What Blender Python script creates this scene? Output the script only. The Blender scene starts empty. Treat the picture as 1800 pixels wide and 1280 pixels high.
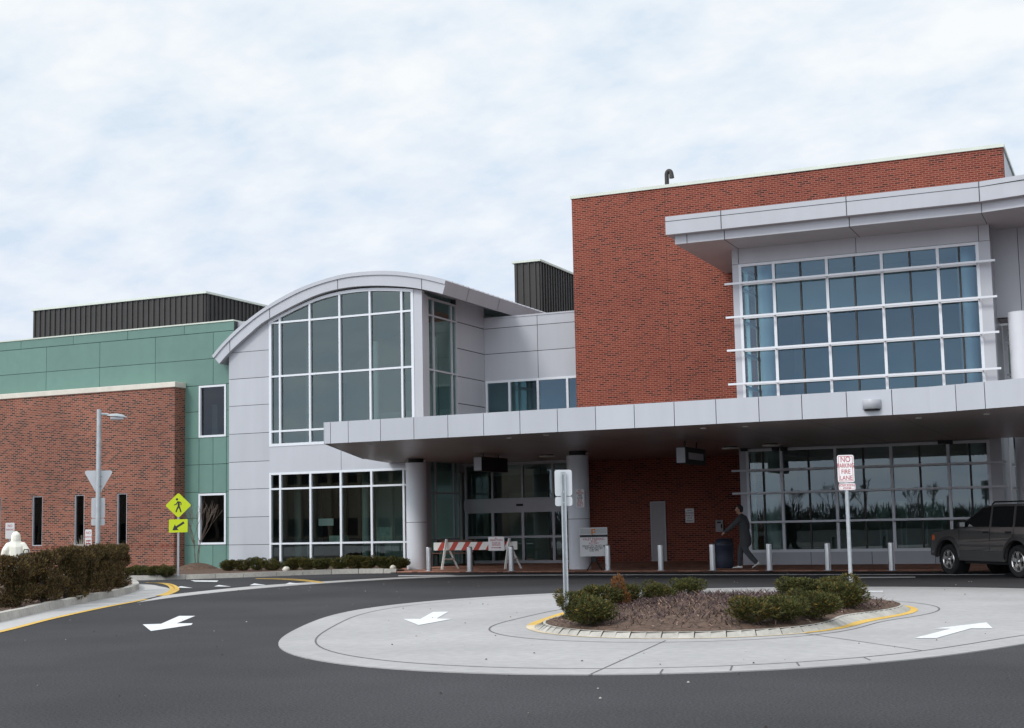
import bpy, bmesh, math, random
from math import sin, cos, pi, radians, hypot, atan2, sqrt
from mathutils import Vector, Matrix
R = random.Random(7)
S = bpy.context.scene
COL = S.collection

# ------------------------------------------------------------------ camera (solved from the photo's vanishing lines)
H = 1.53
F, YAW, PIT, ROL, CY = 2442.55, -0.41868, 0.10409, -0.02063, 660.83
fw = Vector((sin(YAW)*cos(PIT), cos(YAW)*cos(PIT), sin(PIT)))
r0 = Vector((cos(YAW), -sin(YAW), 0)); u0 = r0.cross(fw)
cr = r0*cos(ROL)+u0*sin(ROL); cu = u0*cos(ROL)-r0*sin(ROL)
cam = bpy.data.cameras.new('camera'); co = bpy.data.objects.new('camera', cam); COL.objects.link(co)
co.matrix_world = Matrix(((cr.x, cu.x, -fw.x, 0), (cr.y, cu.y, -fw.y, 0), (cr.z, cu.z, -fw.z, H), (0, 0, 0, 1)))
cam.sensor_width = 36; cam.lens = F/1800*36; cam.shift_y = (CY-640)/1800; cam.clip_end = 3000; cam.clip_start = .1
S.camera = co
# measured points: photo pixel -> point on the ground (height z) or on a vertical plane
def ray(x, y): return fw*F+cr*(x-900)-cu*(y-CY)
def g(x, y, z=0.): d = ray(x, y); k = (z-H)/d.z; return (d.x*k, d.y*k)
def onY(x, y, Y): d = ray(x, y); k = Y/d.y; return (d.x*k, H+d.z*k)      # -> X, Z
def onX(x, y, X): d = ray(x, y); k = X/d.x; return (d.y*k, H+d.z*k)      # -> Y, Z

# ------------------------------------------------------------------ materials
def nt(name):
    m = bpy.data.materials.new(name); m.use_nodes = True
    n = m.node_tree; n.nodes.clear()
    o = n.nodes.new('ShaderNodeOutputMaterial'); return m, n, o
def N(n, t, **k):
    x = n.nodes.new(t)
    for a, b in k.items():
        if a in x.inputs: x.inputs[a].default_value = b
        else: setattr(x, a, b)
    return x
def ramp(n, stops, src=None):
    x = n.nodes.new('ShaderNodeValToRGB'); e = x.color_ramp.elements
    while len(e) < len(stops): e.new(.5)
    for i, (p, c) in enumerate(stops):
        e[i].position = p; e[i].color = (*c, 1) if len(c) == 3 else c
    if src: n.links.new(src, x.inputs[0])
    return x
def noise(n, scale, detail=3, coord='Object', rough=.55, sx=(1, 1, 1)):
    t = n.nodes.new('ShaderNodeTexCoord'); mp = n.nodes.new('ShaderNodeMapping'); mp.inputs['Scale'].default_value = sx
    n.links.new(t.outputs[coord], mp.inputs[0])
    x = N(n, 'ShaderNodeTexNoise', Scale=scale, Detail=detail, Roughness=rough); n.links.new(mp.outputs[0], x.inputs['Vector']); return x
def mat(name, col, rough=.6, metal=0., var=.08, vs=1.5, vs2=0, var2=0., bump=0., bs=40., spec=.5, coat=0., sx=(1, 1, 1)):
    m, n, o = nt(name); b = N(n, 'ShaderNodeBsdfPrincipled'); n.links.new(b.outputs[0], o.inputs[0])
    b.inputs['Roughness'].default_value = rough; b.inputs['Metallic'].default_value = metal
    b.inputs['Specular IOR Level'].default_value = spec; b.inputs['Coat Weight'].default_value = coat
    nz = noise(n, vs, 4, sx=sx); lo = [max(0, c*(1-var)) for c in col]; hi = [min(1, c*(1+var)) for c in col]
    r = ramp(n, [(.3, lo), (.7, hi)], nz.outputs['Fac']); out = r.outputs[0]
    if vs2:
        n2 = noise(n, vs2, 2); r2 = ramp(n, [(.3, (1-var2,)*3), (.7, (1+var2,)*3)], n2.outputs['Fac'])
        mx = N(n, 'ShaderNodeMix', data_type='RGBA', blend_type='MULTIPLY'); mx.inputs[0].default_value = 1
        n.links.new(out, mx.inputs[6]); n.links.new(r2.outputs[0], mx.inputs[7]); out = mx.outputs[2]
    n.links.new(out, b.inputs['Base Color'])
    if bump:
        nb = noise(n, bs, 3); bp = N(n, 'ShaderNodeBump', Strength=bump, Distance=.01); n.links.new(nb.outputs['Fac'], bp.inputs['Height']); n.links.new(bp.outputs[0], b.inputs['Normal'])
    return m
def brick(name, reds, dark, mortar, thr=.8, w=.2, h=.0677, ms=.0125, rough=.85):
    m, n, o = nt(name); b = N(n, 'ShaderNodeBsdfPrincipled', Roughness=rough); b.inputs['Specular IOR Level'].default_value = .15; n.links.new(b.outputs[0], o.inputs[0])
    uv = N(n, 'ShaderNodeUVMap'); uv.uv_map = 'UVMap'
    br = N(n, 'ShaderNodeTexBrick', Scale=1.0); br.inputs['Color1'].default_value = (0, 0, 0, 1); br.inputs['Color2'].default_value = (1, 1, 1, 1)
    br.inputs['Mortar Size'].default_value = ms; br.inputs['Mortar Smooth'].default_value = .15
    br.inputs['Brick Width'].default_value = w; br.inputs['Row Height'].default_value = h
    n.links.new(uv.outputs[0], br.inputs['Vector'])
    # the share of dark bricks drifts over the wall
    nz = N(n, 'ShaderNodeTexNoise', Scale=.8, Detail=4); n.links.new(uv.outputs[0], nz.inputs['Vector'])
    ad = N(n, 'ShaderNodeMath', operation='MULTIPLY_ADD'); n.links.new(nz.outputs['Fac'], ad.inputs[0]); ad.inputs[1].default_value = .5; ad.inputs[2].default_value = -.25
    sm = N(n, 'ShaderNodeMath', operation='ADD'); n.links.new(br.outputs['Color'], sm.inputs[0]); n.links.new(ad.outputs[0], sm.inputs[1])
    r = ramp(n, [(0, reds[0]), (.35, reds[1]), (thr-.06, reds[2]), (thr+.02, dark)], sm.outputs[0])
    mx = N(n, 'ShaderNodeMix', data_type='RGBA'); n.links.new(br.outputs['Fac'], mx.inputs[0]); n.links.new(r.outputs[0], mx.inputs[6]); mx.inputs[7].default_value = (*mortar, 1)
    n3 = N(n, 'ShaderNodeTexNoise', Scale=.35, Detail=3); n.links.new(uv.outputs[0], n3.inputs['Vector'])
    r3 = ramp(n, [(.3, (.82, .82, .83)), (.7, (1.12, 1.12, 1.1))], n3.outputs['Fac'])
    m2 = N(n, 'ShaderNodeMix', data_type='RGBA', blend_type='MULTIPLY'); m2.inputs[0].default_value = 1
    n.links.new(mx.outputs[2], m2.inputs[6]); n.links.new(r3.outputs[0], m2.inputs[7]); n.links.new(m2.outputs[2], b.inputs['Base Color'])
    iv = N(n, 'ShaderNodeMath', operation='SUBTRACT'); iv.inputs[0].default_value = 1; n.links.new(br.outputs['Fac'], iv.inputs[1])
    bp = N(n, 'ShaderNodeBump', Strength=.5, Distance=.008); n.links.new(iv.outputs[0], bp.inputs['Height']); n.links.new(bp.outputs[0], b.inputs['Normal'])
    return m
def glass(name, tint, refl=.09, rc=(.92, .96, 1), wav=.012):
    m, n, o = nt(name); t = N(n, 'ShaderNodeBsdfTransparent'); t.inputs[0].default_value = (*tint, 1)
    gl = N(n, 'ShaderNodeBsdfGlossy', Roughness=.0); gl.inputs['Color'].default_value = (*rc, 1)
    fr = N(n, 'ShaderNodeFresnel', IOR=1.5); ad = N(n, 'ShaderNodeMath', operation='ADD', use_clamp=True); ad.inputs[1].default_value = refl
    n.links.new(fr.outputs[0], ad.inputs[0])
    nz = noise(n, .55, 2); bp = N(n, 'ShaderNodeBump', Strength=wav*10, Distance=.02); n.links.new(nz.outputs['Fac'], bp.inputs['Height']); n.links.new(bp.outputs[0], gl.inputs['Normal'])
    mx = N(n, 'ShaderNodeMixShader'); n.links.new(ad.outputs[0], mx.inputs[0]); n.links.new(t.outputs[0], mx.inputs[1]); n.links.new(gl.outputs[0], mx.inputs[2]); n.links.new(mx.outputs[0], o.inputs[0])
    return m
M = {}
def dm(k, *a, **b): M[k] = mat(k, *a, **b)
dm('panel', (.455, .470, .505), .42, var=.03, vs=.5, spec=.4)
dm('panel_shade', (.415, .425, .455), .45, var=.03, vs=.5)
dm('panel_green', (.118, .225, .188), .5, var=.05, vs=.4, vs2=3, var2=.03)
dm('seam', (.05, .05, .055), .8)
dm('white_alum', (.70, .73, .77), .4, var=.03)
dm('grey_alum', (.42, .43, .46), .4, var=.05)
dm('column_paint', (.66, .68, .72), .36, var=.03, vs=.6)
dm('steel', (.66, .66, .66), .3, metal=.85, var=.06, vs=6, sx=(4, 4, .3))
dm('galv', (.44, .47, .49), .45, metal=.35, var=.1, vs=9)
dm('sign_back', (.60, .62, .64), .4, metal=.25, var=.05, vs=4)
dm('bronze', (.030, .027, .025), .55, var=.12, vs=2)
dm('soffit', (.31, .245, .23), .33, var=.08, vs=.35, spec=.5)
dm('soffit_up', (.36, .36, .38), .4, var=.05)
dm('stone', (.66, .62, .54), .8, var=.07, vs=3, bump=.15)
dm('coping', (.62, .66, .58), .5)
dm('concrete', (.385, .375, .372), .92, var=.09, vs=.5, vs2=7, var2=.07, bump=.15, bs=60)
dm('concrete_band', (.46, .45, .44), .9, var=.06, vs=.8, vs2=12, var2=.06, bump=.15, bs=60)
dm('kerb_stone', (.43, .41, .37), .9, var=.13, vs=2.2, vs2=14, var2=.1, bump=.3, bs=30)
dm('asphalt', (.060, .0595, .063), .95, var=.22, vs=.22, vs2=42, var2=.38, bump=.6, bs=90, spec=.12)
dm('asphalt_old', (.066, .067, .071), .95, var=.15, vs=.5, vs2=55, var2=.2, bump=.5, bs=110, spec=.25)
dm('paint_white', (.72, .73, .74), .75, var=.09, vs=4, vs2=22, var2=.12)
dm('paint_yellow', (.66, .42, .085), .75, var=.1, vs=2, vs2=25, var2=.12)
dm('paint_yellow_worn', (.62, .52, .36), .85, var=.1, vs=1.5, vs2=20, var2=.12)
dm('joint', (.13, .12, .12), .95)
dm('mulch', (.105, .064, .043), .97, var=.45, vs=9, vs2=60, var2=.4, bump=1., bs=45)
dm('chip', (.30, .20, .15), .9, var=.5, vs=7)
dm('chip_dark', (.045, .03, .025), .9, var=.4, vs=9)
dm('leaf', (.078, .078, .018), .75, var=.45, vs=5, spec=.3)
dm('leaf_dark', (.038, .046, .012), .75, var=.4, vs=5, spec=.3)
dm('leaf_tan', (.175, .105, .026), .8, var=.4, vs=6, spec=.2)
dm('hedge_leaf', (.115, .075, .030), .8, var=.4, vs=4, spec=.2)
dm('hedge_green', (.070, .064, .024), .8, var=.4, vs=4, spec=.2)
dm('hedge_dark', (.046, .031, .018), .9, var=.3, vs=4, spec=.2)
dm('rust_leaf', (.20, .075, .022), .85, var=.35, vs=6)
dm('purple', (.085, .052, .052), .9, var=.4, vs=3)
dm('purple_lite', (.135, .09, .085), .9, var=.4, vs=3)
dm('tan_wall', (.42, .34, .25), .9, var=.1, vs=.3)
dm('bark', (.16, .12, .095), .9, var=.3, vs=8)
dm('bark_dark', (.055, .045, .04), .9, var=.3, vs=2)
dm('dry_grass', (.50, .45, .36), .9, var=.3, vs=6)
dm('interior', (.42, .44, .42), .9, var=.1, vs=.6)
dm('interior_lite', (.50, .52, .50), .9, var=.06, vs=.6)
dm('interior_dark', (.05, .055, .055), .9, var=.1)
dm('interior_floor', (.16, .15, .14), .5)
dm('black', (.012, .012, .013), .6)
dm('rubber', (.018, .018, .019), .85, var=.2, vs=8)
dm('white_paint', (.80, .79, .75), .6, var=.05, vs=4)
dm('red_paint', (.50, .055, .035), .55, var=.08, vs=4)
dm('sign_white', (.82, .81, .81), .5, var=.02)
dm('sign_red', (.42, .03, .05), .5)
dm('sign_ink', (.03, .03, .035), .6)
dm('sign_orange', (.72, .22, .04), .5)
dm('sign_grey', (.50, .52, .52), .5)
dm('fluoro', (.62, .74, .010), .5, var=.03)
dm('door_grey', (.36, .35, .36), .5, var=.03)
dm('navy', (.022, .030, .055), .45, var=.2, vs=5)
dm('car_paint', (.130, .127, .122), .28, metal=.35, var=.05, coat=.6, spec=.5)
dm('car_trim', (.068, .066, .066), .6, var=.08)
dm('chrome', (.72, .72, .70), .22, metal=.9)
dm('car_glass', (.012, .014, .016), .04, spec=.8)
dm('amber', (.55, .10, .02), .25)
dm('red_lens', (.35, .01, .01), .2)
dm('skin', (.48, .26, .18), .6, var=.06)
dm('suit', (.062, .067, .072), .85, var=.12, vs=6)
dm('suit_dark', (.020, .024, .034), .85, var=.1)
dm('hair', (.022, .015, .011), .7)
dm('shoe', (.78, .77, .74), .6)
dm('cream', (.86, .85, .74), .8, var=.03)
dm('wood', (.10, .045, .03), .6, var=.2, vs=4, sx=(1, 8, 8))
dm('lamp_glass', (.75, .75, .70), .3)
dm('pale_poster', (.42, .50, .46), .6, var=.3, vs=5)
for k_, am_ in (('panel', .05), ('panel_shade', .045), ('panel_green', .06), ('kerb_stone', .12)):
    n_t = M[k_].node_tree; bs_ = next(x for x in n_t.nodes if x.type == 'BSDF_PRINCIPLED'); lk_ = bs_.inputs['Base Color'].links[0].from_socket
    ge = n_t.nodes.new('ShaderNodeNewGeometry'); mr = N(n_t, 'ShaderNodeMapRange'); mr.inputs[3].default_value = 1-am_; mr.inputs[4].default_value = 1+am_; n_t.links.new(ge.outputs['Random Per Island'], mr.inputs[0])
    st = noise(n_t, 2.2, 4, sx=(1, 1, .12)); mr2 = N(n_t, 'ShaderNodeMapRange'); mr2.inputs[1].default_value = .35; mr2.inputs[2].default_value = .7; mr2.inputs[3].default_value = 1.02; mr2.inputs[4].default_value = .965; n_t.links.new(st.outputs['Fac'], mr2.inputs[0])
    mm = N(n_t, 'ShaderNodeMath', operation='MULTIPLY'); n_t.links.new(mr.outputs[0], mm.inputs[0]); n_t.links.new(mr2.outputs[0], mm.inputs[1])
    sc_v = N(n_t, 'ShaderNodeVectorMath', operation='SCALE'); n_t.links.new(lk_, sc_v.inputs[0]); n_t.links.new(mm.outputs[0], sc_v.inputs['Scale']); n_t.links.new(sc_v.outputs[0], bs_.inputs['Base Color'])
M['brick_red'] = brick('brick_red', [(.138, .026, .018), (.188, .037, .025), (.228, .052, .035)], (.072, .020, .017), (.31, .135, .098), .85)
M['brick_mottled'] = brick('brick_mottled', [(.165, .050, .033), (.222, .073, .049), (.268, .100, .070)], (.055, .032, .030), (.33, .185, .14), .67)
M['paver'] = brick('paver', [(.40, .19, .13), (.48, .24, .17), (.53, .28, .20)], (.25, .12, .085), (.33, .20, .15), .85, .21, .105, .008)
M['glass_vault'] = glass('glass_vault', (.62, .77, .74), .06, (.72, .87, .88))
M['glass_bay'] = glass('glass_bay', (.60, .78, .84), .040, (.52, .75, 1))
M['glass_low'] = glass('glass_low', (.50, .63, .59), .045, (.82, .93, .95), .006)
M['glass_side'] = glass('glass_side', (.64, .84, .78), .02, (.82, 1, .94))
M['glass_dark'] = glass('glass_dark', (.28, .33, .32), .0, (.8, .85, .95))
# ------------------------------------------------------------------ mesh building
class MB:
    def __init__(s): s.v = []; s.f = []; s.m = []; s.mats = []; s.sm = []
    def mi(s, m):
        if m not in s.mats: s.mats.append(m)
        return s.mats.index(m)
    def face(s, pts, m, smooth=False):
        i = len(s.v); s.v += [tuple(p) for p in pts]; s.f.append(list(range(i, i+len(pts)))); s.m.append(s.mi(m)); s.sm.append(smooth)
    def mesh(s, vs, fs, m, smooth=False):
        i = len(s.v); s.v += [tuple(p) for p in vs]; k = s.mi(m)
        for f in fs: s.f.append([i+j for j in f]); s.m.append(k); s.sm.append(smooth)
    def box(s, x0, x1, y0, y1, z0, z1, m):
        v = [(x, y, z) for x in (x0, x1) for y in (y0, y1) for z in (z0, z1)]
        s.mesh(v, [(0, 1, 3, 2), (4, 6, 7, 5), (0, 4, 5, 1), (2, 3, 7, 6), (0, 2, 6, 4), (1, 5, 7, 3)], m)
    def prism(s, poly, ax, a, b, m, side=None):
        # poly in the two axes other than ax, extruded a..b
        def P(p, t): return (t, p[0], p[1]) if ax == 'x' else (p[0], t, p[1]) if ax == 'y' else (p[0], p[1], t)
        n = len(poly); v = [P(p, a) for p in poly]+[P(p, b) for p in poly]
        s.mesh(v, [list(range(n))[::-1], list(range(n, 2*n))], m)
        s.mesh(v, [(i, (i+1) % n, n+(i+1) % n, n+i) for i in range(n)], side or m)
    def tube(s, path, rad, m, n=8, cap=True, smooth=True):
        path = [Vector(p) for p in path]; rad = rad if isinstance(rad, (list, tuple)) else [rad]*len(path)
        vs = []; prev = None
        for i, p in enumerate(path):
            d = (path[min(i+1, len(path)-1)]-path[max(i-1, 0)]).normalized()
            a = prev or (Vector((0, 0, 1)) if abs(d.z) < .9 else Vector((1, 0, 0)))
            x = (a-d*a.dot(d)).normalized(); prev = x; y = d.cross(x)
            vs += [p+(x*cos(2*pi*k/n)+y*sin(2*pi*k/n))*rad[i] for k in range(n)]
        fs = [(i*n+k, i*n+(k+1) % n, (i+1)*n+(k+1) % n, (i+1)*n+k) for i in range(len(path)-1) for k in range(n)]
        s.mesh(vs, fs, m, smooth)
        if cap: s.mesh(vs[:n], [list(range(n))[::-1]], m); s.mesh(vs[-n:], [list(range(n))], m)
    def cyl(s, x, y, z0, z1, r, m, n=20, r1=None): s.tube([(x, y, z0), (x, y, z1)], [r, r if r1 is None else r1], m, n)
    def lathe(s, prof, m, n=24, ax='z', c=(0, 0, 0), smooth=True):
        vs = []
        for (r, h) in prof:
            for k in range(n):
                a = 2*pi*k/n; p = (r*cos(a), r*sin(a), h) if ax == 'z' else (r*cos(a), h, r*sin(a))
                vs.append((p[0]+c[0], p[1]+c[1], p[2]+c[2]))
        s.mesh(vs, [(i*n+k, i*n+(k+1) % n, (i+1)*n+(k+1) % n, (i+1)*n+k) for i in range(len(prof)-1) for k in range(n)], m, smooth)
    def build(s, name, parent=None, off=None, bevel=0):
        me = bpy.data.meshes.new(name)
        o = off if off is not None else (0, 0, 0)
        me.from_pydata([(a-o[0], b-o[1], c-o[2]) for a, b, c in s.v], [], s.f)
        for m in s.mats: me.materials.append(M[m])
        me.polygons.foreach_set('material_index', s.m); me.polygons.foreach_set('use_smooth', s.sm)
        uv = me.uv_layers.new(name='UVMap')
        for p in me.polygons:
            n = p.normal; ax = max(range(3), key=lambda i: abs(n[i]))
            for li, vi in zip(p.loop_indices, p.vertices):
                c = s.v[vi]; uv.data[li].uv = (c[1], c[2]) if ax == 0 else (c[0], c[2]) if ax == 1 else (c[0], c[1])
        if bevel or True:
            bm = bmesh.new(); bm.from_mesh(me); bmesh.ops.remove_doubles(bm, verts=bm.verts, dist=1e-5) if bevel else None
            if bevel:
                es = [e for e in bm.edges if len(e.link_faces) == 2 and e.calc_face_angle(0) > .5]
                bmesh.ops.bevel(bm, geom=es, offset=bevel, segments=2, affect='EDGES', profile=.6, clamp_overlap=True)
            bmesh.ops.recalc_face_normals(bm, faces=bm.faces) if bevel else None
            bm.to_mesh(me); bm.free()
        ob = bpy.data.objects.new(name, me); COL.objects.link(ob)
        if parent is not None: ob.parent = parent
        elif off is not None: ob.location = off
        return ob
def tag(o, label=None, cat=None, group=None, kind=None):
    for k, v in (('label', label), ('category', cat), ('group', group), ('kind', kind)):
        if v: o[k] = v
    return o
def thing(name, label, cat, loc=(0, 0, 0), rz=0, group=None):
    o = bpy.data.objects.new(name, None); COL.objects.link(o); o.location = loc; o.rotation_euler = (0, 0, rz); o.empty_display_size = .2
    return tag(o, label, cat, group)
def struct(mb, name, kind='structure'): o = mb.build(name); o['kind'] = kind; return o
def dup(root, loc, rz=0, label=None, group=None, scale=None):
    r = root.copy(); COL.objects.link(r); r.location = loc; r.rotation_euler = (0, 0, rz)
    if scale: r.scale = scale
    if label: r['label'] = label
    if group: r['group'] = group
    for c in list(root.children):
        d = c.copy(); COL.objects.link(d); d.parent = r
        for e in list(c.children): f = e.copy(); COL.objects.link(f); f.parent = d
    return r
def facecam(x, y): return atan2(-x, y)
def text(s, size, m, parent, loc, name='lettering', ext=.0012, align='CENTER', sx=1., rx=pi/2, rz=0):
    c = bpy.data.curves.new('txt', 'FONT'); c.body = s; c.size = size; c.align_x = align; c.align_y = 'CENTER'; c.extrude = ext; c.space_line = .95
    t = bpy.data.objects.new('txt', c); COL.objects.link(t); bpy.context.view_layer.update()
    me = bpy.data.meshes.new_from_object(t.evaluated_get(bpy.context.evaluated_depsgraph_get())); bpy.data.objects.remove(t)
    me.materials.clear(); me.materials.append(M[m])
    o = bpy.data.objects.new(name, me); COL.objects.link(o); o.parent = parent; o.location = loc; o.rotation_euler = (rx, 0, rz); o.scale = (sx, 1, 1); return o
def smooth_curve(pts, n=8, closed=False):
    out = []; k = len(pts); P = [Vector((*p, 0)) if len(p) == 2 else Vector(p) for p in pts]
    for i in range(k if closed else k-1):
        a, b, c, d = (P[(i-1) % k], P[i], P[(i+1) % k], P[(i+2) % k]) if closed else (P[max(i-1, 0)], P[i], P[i+1], P[min(i+2, k-1)])
        for j in range(n):
            t = j/n; out.append(.5*((2*b)+(c-a)*t+(2*a-5*b+4*c-d)*t*t+(3*b-a-3*c+d)*t**3))
    if not closed: out.append(P[-1])
    return [tuple(p[:2]) for p in out] if len(pts[0]) == 2 else [tuple(p) for p in out]
def ribbon(mb, pts, w, z, m, closed=False):
    n = len(pts); L = []; Rr = []
    for i in range(n):
        a = pts[(i-1) % n] if closed or i else pts[0]; b = pts[(i+1) % n] if closed or i < n-1 else pts[-1]
        dx, dy = b[0]-a[0], b[1]-a[1]; l = hypot(dx, dy) or 1; nx, ny = -dy/l, dx/l
        L.append((pts[i][0]+nx*w/2, pts[i][1]+ny*w/2, z)); Rr.append((pts[i][0]-nx*w/2, pts[i][1]-ny*w/2, z))
    mb.mesh(L+Rr, [(i, n+i, n+(i+1) % n, (i+1) % n) for i in range(n if closed else n-1)], m)
# ------------------------------------------------------------------ walls and windows
def panel_wall(mb, u0, u1, z0, z1, us, zs, m, y=None, x=None, sgn=-1, gap=.018, th=.04):
    """cladding panels with open joints; front at plane y (facing -y) or plane x (facing +x)"""
    U = [u0]+[u for u in us if u0 < u < u1]+[u1]; Z = [z0]+[z for z in zs if z0 < z < z1]+[z1]; k = gap/2
    for i in range(len(U)-1):
        for j in range(len(Z)-1):
            a, b = U[i]+(k if i else 0), U[i+1]-(k if i < len(U)-2 else 0); c, d = Z[j]+(k if j else 0), Z[j+1]-(k if j < len(Z)-2 else 0)
            if y is not None: mb.box(a, b, y, y+th, c, d, m)
            else: mb.box(x-th, x, a, b, c, d, m)
    if y is not None: mb.box(u0, u1, y+th-.012, y+th+.2, z0, z1, 'seam')
    else: mb.box(x-th-.2, x-th+.012, u0, u1, z0, z1, 'seam')
def window(root, off, u0, u1, z0, z1, us, zs, y=None, x=None, fr='white_alum', gm='glass_vault', w=.09, d=.12, name='window', gset=.06, dark=()):
    mb = MB()
    def bar(a, b, c, e, dd=0., m=fr):
        if y is not None: mb.box(a, b, y+dd, y+d-dd, c, e, m)
        else: mb.box(x-d+dd, x-dd, a, b, c, e, m)
    bar(u0, u0+w, z0, z1); bar(u1-w, u1, z0, z1)
    for u in us: bar(u-w/2, u+w/2, z0+w, z1-w, .001)
    for u in dark: bar(u-.025, u+.025, z0+w, z1-w, .03, 'bronze')
    ed = [u0+w]+[t for u in us for t in (u-w/2, u+w/2)]+[u1-w]
    bar(u0+w, u1-w, z0, z0+w, .003); bar(u0+w, u1-w, z1-w, z1, .003)
    for z in zs:
        for i in range(0, len(ed), 2): bar(ed[i], ed[i+1], z-w*.4, z+w*.4, .004)
    f = mb.build(name, root, off)
    gb = MB()
    if y is not None: gb.face([(u0+w*.5, y+gset, z0+w*.5), (u1-w*.5, y+gset, z0+w*.5), (u1-w*.5, y+gset, z1-w*.5), (u0+w*.5, y+gset, z1-w*.5)], gm)
    else: gb.face([(x-gset, u0+w*.5, z0+w*.5), (x-gset, u1-w*.5, z0+w*.5), (x-gset, u1-w*.5, z1-w*.5), (x-gset, u0+w*.5, z1-w*.5)], gm)
    gb.build('glass', f, off)
    return f
# ================================================================== ground, road, kerbs, markings
mb = MB(); mb.face([(-400, -300, 0), (400, -300, 0), (400, 500, 0), (-400, 500, 0)], 'asphalt'); struct(mb, 'road')
CC = (-5.8, 20.6)
def pol(c, th):
    r = c[0]
    for k in range(1, (len(c)-1)//2+1): r += c[2*k-1]*cos(k*th)+c[2*k]*sin(k*th)
    return r
def ring(c, n=128, d=0.): return [(CC[0]+(pol(c, 2*pi*i/n)+d)*cos(2*pi*i/n), CC[1]+(pol(c, 2*pi*i/n)+d)*sin(2*pi*i/n)) for i in range(n)]
OUT = [7.475, -.171, 1.192, -.972, .312, -.086, .439]; JO = [5.907+.0, -.368, -.161, -.948, .045]; JI = [3.743, -.331, .494, -.9, .088]
YEL = [3.355, -.23, .499, -.787, -.009]; ISL = [YEL[0]-.27, YEL[1], YEL[2], YEL[3]-.15, YEL[4]]
kd = lambda t: .27+.15*cos(2*t)
out, isl, yel = ring(OUT), ring(ISL), ring(YEL)
mb = MB(); n = 128
for i in range(n):
    j = (i+1) % n; a, b, c, d = out[i], out[j], isl[j], isl[i]
    mb.face([(*a, .012), (*b, .012), (*c, .012), (*d, .012)], 'concrete'); mb.face([(*a, 0), (*b, 0), (*b, .012), (*a, .012)], 'concrete')
struct(mb, 'roundabout_apron')
mb = MB()                                       # tooled joints in the apron
jo = [(CC[0]+(r-.5)*cos(t), CC[1]+(r-.5)*sin(t)) for t, r in ((2*pi*i/n, pol(OUT, 2*pi*i/n)) for i in range(n))]
ribbon(mb, jo, .024, .0155, 'joint', True); ribbon(mb, ring(JI), .025, .0155, 'joint', True)
for (p, q) in (((1035, 1189), (1170, 1128)), ((1405, 1114), (1622, 1146)), ((1284, 1181), (1287, 1173)), ((1405, 1173), (1400, 1166)), ((1530, 1163), (1517, 1157)), ((1160, 1187), (1165, 1179))):
    ribbon(mb, [g(*p), g(*q)], .018, .0152, 'joint')
struct(mb, 'apron_joints')
mb = MB()                                       # painted ring: fresh yellow at the two ends, worn pale along the front
for i in range(n):
    th = 2*pi*i/n; j = (i+1) % n; worn = 3.75 < th < 5.35
    w = .46
    def q(k, d): t = 2*pi*k/n; r = pol(YEL, t)+d*kd(t); return (CC[0]+r*cos(t), CC[1]+r*sin(t), .017)
    mb.face([q(i, -w), q(j, -w), q(j, 0), q(i, 0)], 'paint_yellow_worn' if worn else 'paint_yellow')
struct(mb, 'painted_ring')
mb = MB(); nb = 54                              # sloping stone blocks round the island
for i in range(nb):
    a0, a1 = 2*pi*(i+.018)/nb, 2*pi*(i+.982)/nb
    for s in range(2):
        t0, t1 = a0+(a1-a0)*s/2, a0+(a1-a0)*(s+1)/2
        def P(t, f, z): r = pol(YEL, t)-.48*kd(t); r2 = pol(ISL, t)-.03; r = r+(r2-r)*f; return (CC[0]+r*cos(t), CC[1]+r*sin(t), z)
        mb.face([P(t0, 0, .014), P(t1, 0, .014), P(t1, .75, .085), P(t0, .75, .072)], 'kerb_stone')
        mb.face([P(t0, .75, .085), P(t1, .75, .085), P(t1, 1, .09), P(t0, 1, .09)], 'kerb_stone')
for i in range(n):
    def P(t, f, z): r = pol(YEL, t)-.5*kd(t); r2 = pol(ISL, t)-.03; r = r+(r2-r)*f; return (CC[0]+r*cos(t), CC[1]+r*sin(t), z)
    t0, t1 = 2*pi*i/n, 2*pi*(i+1)/n; mb.face([P(t0, 0, .0125), P(t1, 0, .0125), P(t1, 1, .075), P(t0, 1, .075)], 'joint')
struct(mb, 'island_kerb')
def bedz(x, y):
    dx, dy = x-CC[0], y-CC[1]; t = atan2(dy, dx); f = min(1, hypot(dx, dy)/max(.1, pol(ISL, t)))
    return .082+.17*(1-f**2)+.025*sin(3.1*x+1.3*y)*(1-f)+.02*sin(5.3*y-2*x)*(1-f)
mb = MB(); nr = 14; vs = []; fs = []
for i in range(n):
    for k in range(nr+1):
        t = 2*pi*i/n; r = pol(ISL, t)*k/nr*1.0; x, y = CC[0]+r*cos(t), CC[1]+r*sin(t); vs.append((x, y, bedz(x, y)+(R.uniform(-.015, .02) if 0 < k < nr else 0)))
for i in range(n):
    for k in range(nr): a = i*(nr+1)+k; b = ((i+1) % n)*(nr+1)+k; fs.append((a, a+1, b+1, b))
mb.mesh(vs, fs, 'mulch', True); struct(mb, 'island_bed')
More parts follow.
